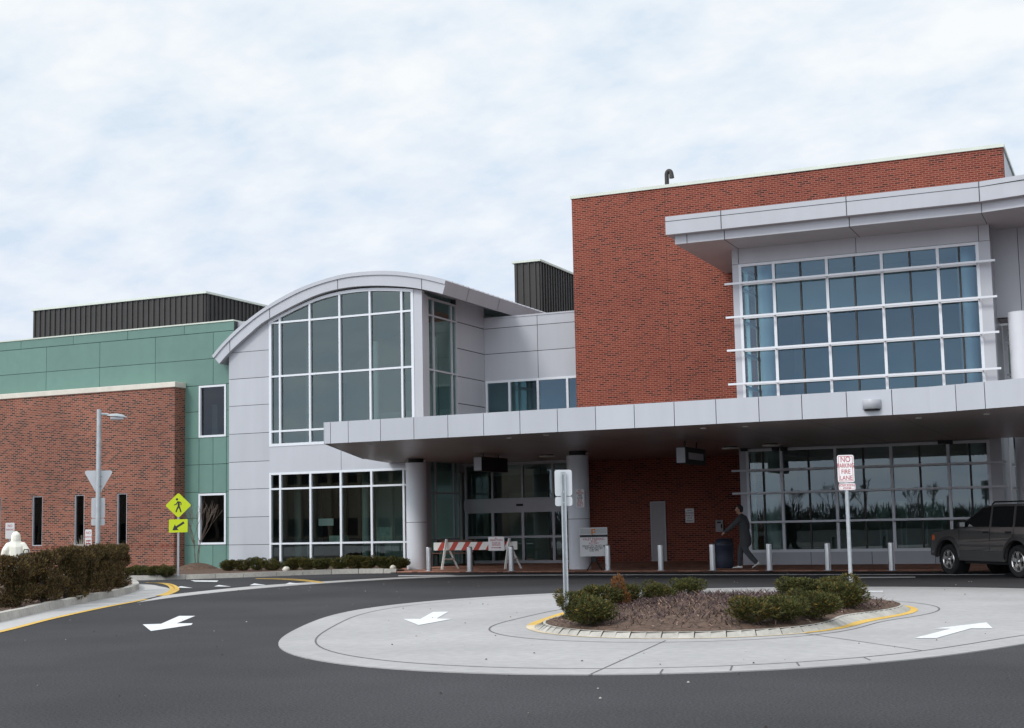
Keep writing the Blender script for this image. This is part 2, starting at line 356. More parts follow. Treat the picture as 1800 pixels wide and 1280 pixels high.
# hedge island at left
KP = smooth_curve([(-14.6, 11.5), (-16.3, 15.3), (-17.68, 18.2), (-19.04, 20.8), (-20.68, 24.05), (-21.75, 26.4), (-23.3, 28.75), (-25.1, 30.75), (-26.6, 31.75), (-30, 32.4), (-46, 32.8)], 6)
def kerb_run(mb, path, w, h, m, block=1.0):
    acc = 0; seg = []
    L = [0]
    for a, b in zip(path, path[1:]): L.append(L[-1]+hypot(b[0]-a[0], b[1]-a[1]))
    def at(s):
        for i in range(len(L)-1):
            if s <= L[i+1]+1e-9:
                f = (s-L[i])/(L[i+1]-L[i]); return (path[i][0]+(path[i+1][0]-path[i][0])*f, path[i][1]+(path[i+1][1]-path[i][1])*f)
        return path[-1]
    s = 0
    while s < L[-1]-.05:
        e = min(L[-1], s+block*R.uniform(.8, 1.1)); k = 4; zz = h+R.uniform(-.006, .006)
        ps = [at(s+(e-s-.014)*i/k) for i in range(k+1)]
        dx, dy = ps[-1][0]-ps[0][0], ps[-1][1]-ps[0][1]; l = hypot(dx, dy); nx, ny = -dy/l, dx/l
        A = [(p[0], p[1], -.02) for p in ps]; B = [(p[0]+nx*.02, p[1]+ny*.02, zz) for p in ps]; C_ = [(p[0]+nx*w, p[1]+ny*w, zz) for p in ps]; D = [(p[0]+nx*w, p[1]+ny*w, -.02) for p in ps]
        q = k+1; mb.mesh(A+B+C_+D, [(r*q+i, r*q+i+1, (r+1)*q+i+1, (r+1)*q+i) for r in range(3) for i in range(k)]+[(0, q, 2*q, 3*q), (k, 3*q+k, 2*q+k, q+k)], m)
        s = e
mb = MB(); kerb_run(mb, KP, .17, .15, 'kerb_stone'); struct(mb, 'hedge_kerb')
mb = MB()
inner = []
for i_ in range(len(KP)):
    p_, q_ = KP[max(0, i_-1)], KP[min(len(KP)-1, i_+1)]; l_ = hypot(q_[0]-p_[0], q_[1]-p_[1]); inner.append((KP[i_][0]-(q_[1]-p_[1])/l_*.1, KP[i_][1]+(q_[0]-p_[0])/l_*.1))
bk_ = [(-46, 29), (-30, 28.5), (-27, 27.5), (-25, 24), (-23.2, 20), (-21, 15.5), (-18.5, 11.3)]
mb.prism(inner+bk_, 'z', -.02, .115, 'mulch'); struct(mb, 'hedge_bed')
mb = MB(); mb.prism(bk_[::-1]+[(-80, 29), (-80, 0), (-30, 0)], 'z', -.02, .03, 'concrete'); struct(mb, 'sidewalk')
GUT = smooth_curve([(-13, 10.2), (-14.9, 13.9), (-16.2, 16.68), (-17.45, 19.08), (-18.75, 21.9), (-19.6, 24), (-20.6, 26.2), (-21.95, 28.3), (-23.57, 29.95), (-25.6, 31.4), (-30, 32.1)], 6)
mb = MB(); mb.prism(GUT+[(-30, 32.5)]+inner[::-1][8:], 'z', -.02, .005, 'concrete_band'); struct(mb, 'gutter')
bl = smooth_curve([(-19.1, 23.5), (-19.72, 26.1), (-19.9, 29.3), (-19.5, 32.0), (-18.5, 34.5), (-16.9, 35.9), (-14.2, 36.2), (-10.5, 36.1), (-3, 35.7)], 6)
bu = smooth_curve([(-20.35, 26.0), (-20.65, 28), (-20.75, 30.5), (-20.15, 32.8), (-19.0, 35.3), (-17.1, 36.5), (-14.2, 36.65), (-10.7, 36.42), (-3, 35.85)], 6)
mb = MB(); mb.prism(bl+bu[::-1], 'z', -.02, .008, 'concrete_band'); struct(mb, 'concrete_strip')
# building side kerb, planting bed, plaza
BK = smooth_curve([(-60, 31.6), (-40, 32.4), (-30, 33.2), (-26.6, 33.9), (-24.8, 35.4), (-23.6, 37.0), (-22.3, 37.9), (-21.0, 38.1)], 6)
mb = MB(); kerb_run(mb, BK, .16, .14, 'kerb_stone'); struct(mb, 'planting_kerb')
mb = MB()
mb.prism([(x, y+.1) for x, y in BK[:6]]+[(-33.2, 42), (-60, 42)], 'z', -.02, .10, 'mulch')
mb.prism([(-29.2, 42), (-29.2, 33.2)]+[(x, y+.1) for x, y in BK if x > -29.1]+[(-21, 38.6), (-22.4, 40), (-22.4, 42)], 'z', -.02, .10, 'mulch'); struct(mb, 'planting_bed')
mb = MB(); mb.prism([(-33.1, 33.2), (-29.3, 33.5), (-29.3, 42.3), (-33.1, 42.3)], 'z', -.02, .05, 'concrete'); struct(mb, 'path')
mb = MB(); mb.prism([(-22.35, 40.02), (-21, 38.6), (-21.2, 38.15), (-18, 38.0), (-5, 37.7), (8, 37.3), (8, 48), (-22.35, 48)], 'z', -.03, .05, 'paver'); struct(mb, 'pavement')
mb = MB(); ribbon(mb, [(-21.2, 38.08), (-18, 37.94), (-5, 37.64), (8, 37.24)], .12, .03, 'joint'); struct(mb, 'dark_edge_line')  # thin dark strip along the front edge of the pavers
# painted markings, measured on the ground
def paint(mb, px, m='paint_white', z=.006): p = [g(*q) for q in px]; mb.face([(*q, z) for q in p], m)
def arrow(px, name, z): mb = MB(); paint(mb, px, z=z); struct(mb, name)
arrow([(250.7, 1098.3), (283, 1097.3), (315, 1083.3), (343.3, 1083.3), (310.5, 1096.5), (338.5, 1096.3), (336.5, 1099.3), (265.3, 1110)], 'road_arrow', .006)
arrow([(708.5, 1090), (739, 1090), (761, 1077.5), (788.5, 1077), (767.5, 1089.3), (795.5, 1090), (736, 1101)], 'road_arrow', .0175)
arrow([(1606.5, 1124.3), (1645.5, 1124.3), (1707, 1107), (1745.5, 1107), (1734, 1096.3), (1639.5, 1107.6), (1671, 1107.6)], 'road_arrow', .0175)
mb = MB()
for t in ([(309, 1033.5), (339, 1034.3), (318, 1031.2)], [(376, 1031.6), (406.5, 1031.8), (385, 1029)], [(438.5, 1029.6), (468, 1029.2), (447, 1026.2)], [(501, 1027.6), (531, 1027), (509, 1024.6)]): paint(mb, t, z=.009)
paint(mb, [(335, 1020.6), (384, 1021), (381, 1023.2), (343, 1022.8)]); struct(mb, 'yield_triangles')
mb = MB()
paint(mb, [(1460, 1015.2), (1521, 1014.6), (1609, 1014.2), (1609, 1015.8), (1521, 1016.4), (1460, 1017)])
paint(mb, [(1516, 1040), (1552, 1040), (1552, 1042), (1516, 1042)], z=.017)
paint(mb, [(700, 1012.2), (790, 1011.4), (810, 1012.4), (700, 1013.6)], z=.010); struct(mb, 'lane_lines')
mb = MB()
ribbon(mb, [(p[0]+.16, p[1]-.12) for p in GUT if p[1] < 25], .13, .009, 'paint_yellow')
ribbon(mb, [(p[0]+.42, p[1]-.3) for p in GUT if p[1] < 11], .13, .009, 'paint_yellow')
for d in (0, 4.2):
    a = smooth_curve([g(262-d, 1024.8), g(290-d*1.5, 1026), g(305-d*1.6, 1030), g(311-d*2, 1037), g(302-d*2, 1043), g(287-d*2.2, 1048)], 6); ribbon(mb, a, .12, .0105, 'paint_yellow')
    a = smooth_curve([g(450, 1017.5+d*.1), g(490, 1017.6+d*.28), g(530, 1019.6+d*.4), g(567, 1024+d*.35)], 6); ribbon(mb, a, .12, .009, 'paint_yellow')
struct(mb, 'yellow_lines')

# ================================================================== the building, wing by wing
yL = 42.0; xc = -22.03; yM = 47.0; yT = 46.0; yD = 45.1
UC = smooth_curve([(-30.8, 7.30), (-29.97, 7.90), (-29.09, 8.46), (-28.26, 8.94), (-26.54, 9.54), (-25.31, 9.76), (-24.08, 9.78), (-22.81, 9.66), (-21.97, 9.51), (-21.0, 9.2)], 8)
def interp(C, x):
    for a, b in zip(C, C[1:]):
        if a[0] <= x <= b[0]: return a[1]+(b[1]-a[1])*(x-a[0])/(b[0]-a[0])
    return C[-1][1] if x > C[-1][0] else C[0][1]
uc = lambda x: interp(UC, x)
# ---- vaulted pavilion
O = (-26, 42, 0)
vt = thing('vaulted_pavilion', 'pale grey panelled pavilion with a big glazed front under a curved barrel roof', 'building', O)
mb = MB()
zs = [.88, 1.87, 2.87, 3.86, 4.88, 5.9]
panel_wall(mb, -30.03, -28.28, 0, 6.88, [], zs, 'panel', y=yL)
panel_wall(mb, -30.03, -28.28, 6.9, 7.86, [], [], 'panel', y=yL)
pts = [(x, uc(x)-.015) for x in [-30.03+i*.25 for i in range(8)]]
mb.prism([(-30.03, 7.878), (-28.28, 7.878)]+pts[::-1], 'y', yL, yL+.04, 'panel')
mb.prism([(-30.03, 7.85), (-28.28, 7.85)]+[(x, z) for x, z in pts[::-1]], 'y', yL+.045, yL+.2, 'seam')
panel_wall(mb, -28.28, -22.36, 3.42, 4.36, [-25.3], [], 'panel', y=yL)
mb.prism([(-22.36, 0), (xc, 0), (xc, uc(xc)-.01), (-22.36, uc(-22.36)-.01)], 'y', yL, yL+.2, 'panel')
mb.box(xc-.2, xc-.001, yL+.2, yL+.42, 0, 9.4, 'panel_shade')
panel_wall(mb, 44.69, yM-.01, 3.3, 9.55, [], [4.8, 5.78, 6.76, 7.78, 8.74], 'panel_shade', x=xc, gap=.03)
mb.box(-30.03, -29.85, yL+.2, 51, 0, 7.4, 'interior')
mb.build('wall', vt, O)
mb = MB()                                       # curved roof: outer and inner arcs of the front fascia, run back
def resample(C, k):
    L = [0]
    for a, b in zip(C, C[1:]): L.append(L[-1]+hypot(b[0]-a[0], b[1]-a[1]))
    o = []
    for i in range(k):
        s = L[-1]*i/(k-1)
        for j in range(len(L)-1):
            if s <= L[j+1]+1e-6: f = (s-L[j])/(L[j+1]-L[j]); o.append((C[j][0]+(C[j+1][0]-C[j][0])*f, C[j][1]+(C[j+1][1]-C[j][1])*f)); break
    return o
k = 40; yF, yB = 41.8, 52.0; fs = yF/41.0; sc_f = lambda C: [(x*fs, H+(z-H)*fs) for x, z in C]
ao = resample(smooth_curve(sc_f([(-30.02, 7.66), (-29.62, 8.04), (-28.89, 8.60), (-27.92, 9.16), (-26.96, 9.58), (-26.02, 9.88), (-24.77, 10.11), (-23.73, 10.15), (-22.61, 10.07), (-21.52, 9.85), (-20.58, 9.56)]), 8), k)
ai = resample(smooth_curve(sc_f([(-29.74, 7.36), (-29.28, 7.77), (-28.4, 8.38), (-27.68, 8.80), (-25.91, 9.44), (-24.7, 9.65), (-23.51, 9.65), (-22.27, 9.51), (-21.45, 9.34), (-20.72, 9.12)]), 8), k)
def at(C, y): return [(x, y, z) for x, z in C]
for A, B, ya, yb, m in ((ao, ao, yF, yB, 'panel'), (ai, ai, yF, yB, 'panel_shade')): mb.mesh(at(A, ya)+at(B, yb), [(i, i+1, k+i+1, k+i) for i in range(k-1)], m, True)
am = [(o[0]+(i_[0]-o[0])*.27, o[1]+(i_[1]-o[1])*.27) for o, i_ in zip(ao, ai)]
mb.mesh(at(am, yF)+at(ai, yF), [(i, i+1, k+i+1, k+i) for i in range(k-1)], 'panel')
mb.mesh(at(ao, yF-.05)+at(am, yF-.05), [(i, i+1, k+i+1, k+i) for i in range(k-1)], 'panel')
mb.mesh(at(am, yF-.05)+at(am, yF), [(i, i+1, k+i+1, k+i) for i in range(k-1)], 'panel')
mb.mesh(at(ao, yF-.05)+at(ao, yF), [(i, i+1, k+i+1, k+i) for i in range(k-1)], 'panel')
for i in (0, k-1): mb.face([(*[ao[i][0]], yF, ao[i][1]), (ai[i][0], yF, ai[i][1]), (ai[i][0], yB, ai[i][1]), (ao[i][0], yB, ao[i][1])], 'panel_shade')
for i in (0, k-1): mb.face([(ao[i][0], yF-.05, ao[i][1]), (am[i][0], yF-.05, am[i][1]), (am[i][0], yF, am[i][1]), (ao[i][0], yF, ao[i][1])], 'panel')
mb.mesh(at(ao, yB)+at(ai, yB), [(i, i+1, k+i+1, k+i) for i in range(k-1)], 'panel_shade')
yy = yF+.5
while yy < yB:                                  # standing seams of the roof sheet
    q = [(x, z+.045) for x, z in ao]
    mb.mesh(at(ao, yy-.02)+at(q, yy-.02)+at(q, yy+.02)+at(ao, yy+.02), [(r*k+i, r*k+i+1, (r+1)*k+i+1, (r+1)*k+i) for r in range(3) for i in range(k-1)]+[(0, k, 2*k, 3*k), (k-1, 2*k-1, 3*k-1, 4*k-1)], 'grey_alum'); yy += .42
for px in (404, 474, 594, 742):                 # fascia joints
    x = onY(px, 560, yF)[0]; z = interp(ai, x); zo = interp(am, x)
    mb.box(x-.012, x+.012, yF-.004, yF+.02, z, zo, 'seam')
for y in (43.6, 46.2): mb.face([(ao[-1][0]+.006, y, ao[-1][1]), (ai[-1][0]+.006, y, ai[-1][1]), (ai[-1][0]+.006, y+.025, ai[-1][1]), (ao[-1][0]+.006, y+.025, ao[-1][1])], 'seam')
mb.build('roof', vt, O)
ux = [-27.82, -26.56, -25.32, -24.09, -22.83]; w = .1; u0, u1 = -28.28, -22.36
mb = MB()
def vbar(x, ww, dd=0.): mb.prism([(x-ww/2, 4.36+w), (x+ww/2, 4.36+w), (x+ww/2, uc(x+ww/2)-.13), (x-ww/2, uc(x-ww/2)-.13)], 'y', yL-.02+dd, yL+.12-dd, 'white_alum')
vbar(u0+.05, .1); vbar(u1-.05, .1)
for x in ux: vbar(x, .075, .001)
ed = [u0+.1]+[t for x in ux for t in (x-.0375, x+.0375)]+[u1-.1]
for z in (4.9, 6.88, 8.83):
    for i in range(0, len(ed), 2):
        a, b = ed[i], ed[i+1]
        if uc(b) < z+.1: continue
        if uc(a)-.1 < z: a = min(x for x in [a+t*.02 for t in range(80)] if uc(x)-.1 > z)
        mb.box(a, b, yL-.016, yL+.116, z-.034, z+.034, 'white_alum')
mb.box(u0, u1, yL-.018, yL+.118, 4.36, 4.46, 'white_alum')
xs = [u0+(u1-u0)*i/30 for i in range(31)]
for a, b in zip(xs, xs[1:]): mb.prism([(a, uc(a)-.13), (b, uc(b)-.13), (b, uc(b)-.02), (a, uc(a)-.02)], 'y', yL-.03, yL+.13, 'white_alum')
f = mb.build('front_window', vt, O)
mb = MB(); mb.face([(u0+.05, yL+.06, 4.41), (u1-.05, yL+.06, 4.41)]+[(x, yL+.06, uc(x)-.08) for x in xs[::-1]], 'glass_vault'); mb.build('glass', f, O)
window(vt, O, u0, u1, 0, 3.42, ux, [.9, 2.84], y=yL-.02, d=.14, gset=.08, gm='glass_low', w=.078, name='ground_floor_window')
window(vt, O, 42.42, 44.69, 0, 9.35, [42.88, 44.3], [.95, 2.55, 4.1, 6.81, 8.72], x=xc, gm='glass_side', fr='grey_alum', w=.07, name='side_window')
mb = MB()                                       # rooms behind the glass
mb.box(-29.84, xc-.25, yL+.3, 50, -.02, .02, 'interior_floor'); mb.box(-29.84, xc-.25, yL+.35, 50, 3.46, 4.3, 'interior')
mb.prism([(-29.84, 0), (xc, 0)]+[(x, uc(x)+.02) for x in [xc-(xc+29.84)*i/20 for i in range(21)]], 'y', 50, 50.2, 'interior'); mb.box(-26.5, -22.4, 46.5, 46.7, .02, 3.45, 'interior_lite'); mb.box(-29.8, -26.5, 48, 48.2, .02, 3.45, 'wood')
mb.box(-27.8, -23, 49.2, 49.4, 4.3, 6.0, 'interior_lite')
mb.build('interior', vt, O)
for x in (-28.5, -25.6, -23.1):
    mb = MB(); mb.cyl(x, 44.2, .02, 3.46, .14, 'interior_lite', 12); mb.build('inner_column', vt, O); mb = MB(); mb.cyl(x, 45, 4.3, 8.3, .14, 'interior_lite', 12); mb.build('inner_column', vt, O)
# ---- link with the sliding entrance doors
O = (-20, yM, 0)
lk = thing('entrance_link', 'recessed grey panelled wall with a window strip and sliding glass entrance doors below', 'building', O)
mb = MB()
panel_wall(mb, xc, -17.97, 6.76, 9.1, [-19.85], [7.78, 8.74], 'panel', y=yM, gap=.022)
panel_wall(mb, xc, -17.97, 3.2, 5.48, [-19.85], [4.4], 'panel', y=yM)
mb.box(xc, -17.97, yM-.02, yM+.3, 9.1, 9.16, 'panel')
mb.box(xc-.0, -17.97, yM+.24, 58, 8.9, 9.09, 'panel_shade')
mb.build('wall', lk, O)
window(lk, O, xc+.02, -17.97, 5.48, 6.76, [-21.03, -19.88, -18.71], [], y=yM-.02, gm='glass_bay', w=.085, name='window_strip')
xd = [onY(p, 920, yD)[0] for p in (866, 919, 973)]
window(lk, O, xc, -17.72, 2.27, 3.58, xd, [], y=yD, fr='grey_alum', gm='glass_low', w=.07, name='transom_window')
d_ = window(lk, O, xc, -17.72, .05, 1.93, xd, [.97], y=yD, fr='grey_alum', gm='glass_low', w=.1, name='sliding_door')
mb = MB(); mb.box(xc, -17.72, yD-.06, yD+.2, 1.93, 2.27, 'grey_alum'); mb.box(xd[1]-.2, xd[1]+.05, yD-.09, yD-.06, 2.05, 2.13, 'black'); mb.build('door_header', lk, O)
mb = MB(); mb.box(xc, -17.86, yD+.15, 50, .02, .055, 'interior_floor'); mb.box(xc, -17.86, yD+.2, 49.9, 3.58, 3.7, 'interior'); mb.box(-17.85, -17.73, yD+.2, yT, 0, 3.6, 'grey_alum'); mb.box(-21.9, -18, 49.7, 49.8, 5.2, 8.8, 'interior'); mb.box(-21.9, -18, 47.4, 49.7, 4.9, 5.1, 'interior'); mb.box(-21.9, -18, 47.4, 49.7, 6.9, 7.0, 'interior_lite')
mb.box(-26, -15, 49.82, 49.9, .0, 3.7, 'interior'); mb.box(-17.9, -17.82, yT+.5, 49.8, 0, 3.58, 'interior'); mb.box(xc-.3, xc-.26, yD+.3, 49.8, 0, 3.58, 'interior'); mb.build('interior', lk, O)
mb = MB(); mb.box(-21.8, -20.2, 48.5, 48.6, .06, 2.6, 'interior_lite'); mb.build('partition', lk, O)
# ---- green wing
O = (-40, 42.3, 0); yG = 42.3
gw = thing('green_wing', 'long green panelled wing rising behind the low brick wing', 'building', O)
mb = MB()
panel_wall(mb, -62, -30.03, 8.76, 9.1, [-32.27-2.66*i for i in range(11)][::-1], [], 'panel_green', y=yG)
panel_wall(mb, -62, -30.03, 6.79, 8.74, [-30.95-2.66*i for i in range(12)][::-1], [7.76], 'panel_green', y=yG)
def strip(a, b, z0, z1, zz, us=[]): panel_wall(mb, a, b, z0, z1, us, zz, 'panel_green', y=yG)
strip(-32.3, -31.59, -.1, 6.77, [.88, 1.87, 2.83, 3.84, 4.83, 5.81]); strip(-30.35, -30.03, -.1, 6.77, [.88, 1.87, 2.83, 3.84, 4.83, 5.81])
strip(-31.57, -30.37, 2.79, 4.84, [3.84], [-30.95]); strip(-31.57, -30.37, -.1, .88, [], [-30.95])
mb.box(-62, -30.03, yG-.03, yG+.5, 9.1, 9.15, 'coping'); mb.box(-62, -29, yG+.24, 60, 8.9, 9.09, 'panel_shade'); mb.box(-62, -32.3, yG+.02, yG+.2, 0, 6.78, 'panel_green')
mb.build('wall', gw, O)
for z0, z1 in ((4.84, 6.77), (.9, 2.77)):
    f = window(gw, O, -31.58, -30.36, z0, z1, [], [], y=yG-.03, gm='glass_dark', w=.075, d=.14, gset=.1)
for z0, z1 in ((4.6, 6.9), (.7, 3)):
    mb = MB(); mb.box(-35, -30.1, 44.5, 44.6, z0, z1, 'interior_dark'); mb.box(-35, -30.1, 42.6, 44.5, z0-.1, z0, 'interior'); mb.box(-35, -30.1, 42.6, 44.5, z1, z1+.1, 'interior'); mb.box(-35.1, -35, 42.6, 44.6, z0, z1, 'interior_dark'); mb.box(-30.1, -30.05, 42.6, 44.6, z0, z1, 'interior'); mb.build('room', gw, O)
mb = MB(); mb.box(-31.45, -31.2, 42.9, 42.96, 4.9, 6.1, 'interior_lite'); mb.build('curtain', gw, O)
# ---- low brick wing
yB1 = 41.69; xb = -32.22; O = (-45, yB1, 0)
bw = thing('brick_wing', 'low mottled red brick wing with slit windows and a pale stone coping', 'building', O)
slots = [(-38.97, -38.46), (-36.89, -36.42), (-34.86, -34.4), (-41.05, -40.56)]
mb = MB(); zb, zt = .95, 2.86
xs_ = sorted([v for s in slots for v in s])
mb.box(-62, xb, yB1, yB1+.3, zt, 6.72, 'brick_mottled'); mb.box(-62, xb, yB1, yB1+.3, -.1, .83, 'brick_mottled')
cuts = [-62]+xs_+[xb]
for i in range(0, len(cuts), 2): mb.box(cuts[i], cuts[i+1], yB1, yB1+.3, zb, zt, 'brick_mottled')
mb.box(xb-.3, xb-.001, yB1+.3, yG+.01, -.1, 6.72, 'brick_mottled')
x = -62.                                        # soldier course under the windows
while x < xb-.02: mb.box(x, min(x+.066, xb+.003), yB1-.006, yB1+.25, .83, .95, 'brick_mottled' if R.random() < .7 else 'brick_red'); x += .076
mb.box(-62, xb, yB1+.01, yB1+.25, .83, .95, 'seam'); mb.build('wall', bw, O)
mb = MB(); mb.box(-62, xb+.05, yB1-.06, yG-.01, 6.72, 6.92, 'stone'); mb.build('coping', bw, O, bevel=.02)
for a, b in slots:
    f = window(bw, O, a, b, zb, zt, [], [], y=yB1+.02, fr='grey_alum', gm='glass_dark', w=.035, d=.12, gset=.07)
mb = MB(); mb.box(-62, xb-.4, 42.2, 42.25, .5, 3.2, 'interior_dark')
mb.build('interior', bw, O)
# ---- rooftop plant screens
def screen(name, lab, x0, x1, y0, y1, z0, z1):
    O = (x0, y0, z0); t = thing(name, lab, 'plant screen', O); mb = MB()
    mb.box(x0, x1, y0, y1, z0, z1-.05, 'bronze')
    x = x0+.1
    while x < x1: mb.box(x-.04, x+.04, y0-.05, y0, z0, z1-.05, 'bronze'); x += .3
    y = y0+.1
    while y < y1: mb.box(x1, x1+.05, y-.04, y+.04, z0, z1-.05, 'bronze'); y += .3
    mb.build('cladding', t, O); mb = MB(); mb.box(x0-.08, x1+.1, y0-.1, y1+.1, z1-.05, z1+.04, 'coping'); mb.build('coping', t, O)
screen('rooftop_screen', 'wide dark ribbed plant screen on the roof of the green wing', -46.85, -37.0, 50, 62, 9.1, 11.87)
screen('rooftop_screen', 'narrow tall dark ribbed plant screen between curved roof and brick tower', -24.7, -23.5, 56, 66, 9.1, 13.0)
# ---- brick tower
O = (-14, yT, 0)
tw = thing('brick_tower', 'tall plain red brick block behind the glazed bay and over the entrance canopy', 'building', O)
mb = MB()
xl, xr, zt = -17.97, -3.2, 13.06; xj = onY(1168, 340, yT)[0]
mb.box(xl, xj-.012, yT, yT+.4, -.1, zt, 'brick_red'); mb.box(xj+.012, -11.05, yT, yT+.4, -.1, zt, 'brick_red'); mb.box(-11.05, xr, yT+.0, yT+.4, 9.9, zt, 'brick_red')
mb.box(xj-.012, xj+.012, yT+.015, yT+.1, 0, zt, 'brick_mottled')
mb.box(xl+.001, xl+.4, yT+.4, 60, 8, zt-.001, 'brick_red'); mb.box(xr-.4, xr-.001, yT+.4, 60, 9.5, zt-.001, 'panel'); mb.box(xl+.4, xr-.4, 59.7, 60, 8, zt-.5, 'brick_red'); mb.box(xl+.4, xr-.4, yT+.4, 59.7, 12.2, 12.4, 'interior')
mb.build('wall', tw, O)
mb = MB(); mb.box(xl-.04, xr+.05, yT-.05, yT+.45, zt, zt+.11, 'coping'); mb.box(xr-.45, xr+.05, yT+.45, 60, zt, zt+.11, 'coping'); mb.build('coping', tw, O)
a = [onY(p, 900, yT)[0] for p in (1145.5, 1168.5)]
mb = MB(); mb.box(a[0], a[1], yT-.03, yT+.05, .05, 2.06, 'door_grey'); mb.box(a[0]-.04, a[0], yT-.045, yT+.02, .05, 2.1, 'grey_alum'); mb.box(a[1], a[1]+.04, yT-.045, yT+.02, .05, 2.1, 'grey_alum'); mb.box(a[0], a[1], yT-.045, yT+.02, 2.06, 2.1, 'grey_alum')
d_ = mb.build('service_door', tw, O); mb = MB(); mb.tube([(a[1]-.07, yT-.03, 1.05), (a[1]-.07, yT-.08, 1.05), (a[1]-.17, yT-.08, 1.05)], .012, 'steel', 6); mb.build('handle', d_, O)
# ---- glazed bay
yR = 42.0; O = (-7, yR, 0); bx0, bx1 = -11.08, -3.42
by = thing('glazed_bay', 'two storey glass bay with white louvre rails beneath the big flat roof canopy', 'building', O)
mb = MB()
panel_wall(mb, bx0, bx1, 9.36, 9.86, [-10.87, -7.25, -3.72], [], 'panel', y=yR)
mb.box(bx0, -10.88, yR+.002, yR+.2, .02, 9.35, 'panel'); mb.box(-3.74, bx1, yR+.002, yR+.2, .02, 9.35, 'panel')
panel_wall(mb, -10.88, -3.74, .02, .42, [-9.0, -7.2, -5.4], [], 'panel', y=yR+.01)
panel_wall(mb, yR+.2, 43.0, 0, 9.86, [], [7.2], 'panel_shade', x=bx1)
panel_wall(mb, bx1, 4, 7.2, 9.86, [-2.72, -1.2, .5], [], 'panel_shade', y=43.0)
mb.box(bx1, 4, 43.2, 44.4, 7.2, 7.3, 'panel_shade'); mb.box(bx1-.2, bx1, 43, 44.6, 0, 7.2, 'panel_shade')
mb.build('wall', by, O)
wx = [-9.79, -8.155, -6.52, -4.9]; dk = [-10.36, -8.97, -7.34, -5.71, -4.3]
window(by, O, -10.88, -3.74, 3.62, 9.35, wx, [5.58, 6.63, 7.66, 8.71], y=yR, gm='glass_bay', w=.085, dark=dk, name='upper_window', d=.14, gset=.08)
window(by, O, -10.88, -3.74, .42, 3.58, wx, [1.34, 2.22, 2.91], y=yR, gm='glass_low', w=.085, dark=dk, name='lower_window', d=.14, gset=.08)
window(by, O, bx1+.02, 4, .1, 7.15, [-3.05, -2.6, -1, 1], [2.2, 2.9, 5.5, 6.6], y=44.5, gm='glass_dark', w=.12, name='recessed_window')
for z in (8.71, 7.66, 6.63, 5.58, 2.91, 2.22, 1.34):
    mb = MB(); mb.box(-11.27, -3.28, yR-.28, yR-.22, z-.025, z+.035, 'white_alum')
    for x in [-10.8]+wx+[-3.8]: mb.box(x-.02, x+.02, yR-.21, yR-.004, z-.02, z+.02, 'white_alum')
    if z < 7: mb.box(bx1+.0+.14, bx1+1.0, 43.6, 43.66, z-.06, z+.01, 'grey_alum')
    mb.build('louvre_rail', by, O)
mb = MB()
mb.box(bx0+.05, bx1-.2, yR+.3, 50, .0, .03, 'interior_floor'); mb.box(bx0+.05, bx1-.2, yR+.25, 50, 3.6, 4.1, 'interior'); mb.box(bx0+.05, bx1-.2, 49.8, 50, 0, 9.8, 'interior'); mb.box(bx0+.05, bx1-.2, yR+.25, 50, 9.5, 9.6, 'interior_lite')
mb.box(bx0+.3, bx1-.2, 45.2, 45.4, 8.2, 9.5, 'interior_lite'); mb.box(bx1-.25, bx1-.2, yR+1, 50, 0, 9.6, 'interior'); mb.box(bx0+.05, bx0+.1, 46.4, 50, 0, 9.6, 'interior'); mb.build('interior', by, O)
window(by, O, yR+.25, 45.95, .1, 9.4, [43.5, 44.8], [1.34, 2.22, 2.91, 3.8, 5.58, 6.63, 7.66, 8.71], x=bx0+.12, gm='glass_side', w=.09, name='side_window')
for px in (1350, 1703):
    x = onY(px, 560, 43.1)[0]
    for z0, z1 in ((.03, 3.6), (4.1, 9.5)): mb = MB(); mb.cyl(x, 43.1, z0, z1, .27, 'column_paint', 20); mb.build('inner_column', by, O)
mb = MB(); x = onY(1797, 600, 42.5)[0]; mb.cyl(x, 42.5, .05, 7.25, .36, 'column_paint', 28); mb.build('corner_column', by, O)
for px, py in ((1308, 790), (1363, 789), (1378, 789.5), (1655, 777), (1668, 777)):
    x, z = onY(px, py, yR-.05); mb = MB(); mb.box(x-.1, x+.1, yR-.12, yR-.006, z-.06, z+.05, 'black'); mb.build('emergency_light', by, O)
# ---- flat roof canopy over the bay
O = (-8, 41, 9.8)
rc = thing('roof_canopy', 'flat two step pale grey metal roof overhanging the glazed bay', 'roof', O)
mb = MB()
lo = [(-12.44, 40.5), (-3.45, 40.5), (-2.3, 40.2), (4, 38.3), (4, 46), (-12.44, 47.8)]
lo = [(-12.37, 40.25), (-3.45, 40.25), (-2.3, 39.99), (4, 38.35), (4, yT-.02), (-12.37, yT-.02)]
mb.prism(lo, 'z', 9.83, 10.10, 'soffit_up', 'panel')
up = [(-12.58, 40.0), (-3.45, 40.0), (-2.3, 39.74), (4, 38.1), (4, yT-.021), (-12.58, yT-.021)]
mb.prism(up, 'z', 10.101, 10.66, 'soffit_up', 'panel')
for x in (-10.84, -7.12, -3.46): mb.box(x-.012, x+.012, 39.995, 40.02, 10.102, 10.665, 'seam'); mb.box(x-.012+.02, x+.012+.02, 40.246, 40.27, 9.828, 10.10, 'seam'); mb.box(x-.01, x+.01, 40.27, 41.99, 9.826, 9.83, 'seam')
mb.box(-12.583, -3.45, 39.996, 40.01, 10.50, 10.518, 'seam'); mb.box(-12.0, -11.98, 40.246, 40.27, 9.828, 10.10, 'seam')
mb.face([(-3.45, 39.996, 10.50), (-2.3, 39.736, 10.50), (4, 38.096, 10.5), (4, 38.096, 10.518), (-2.3, 39.736, 10.518), (-3.45, 39.996, 10.518)], 'seam')
mb.build('slab', rc, O)
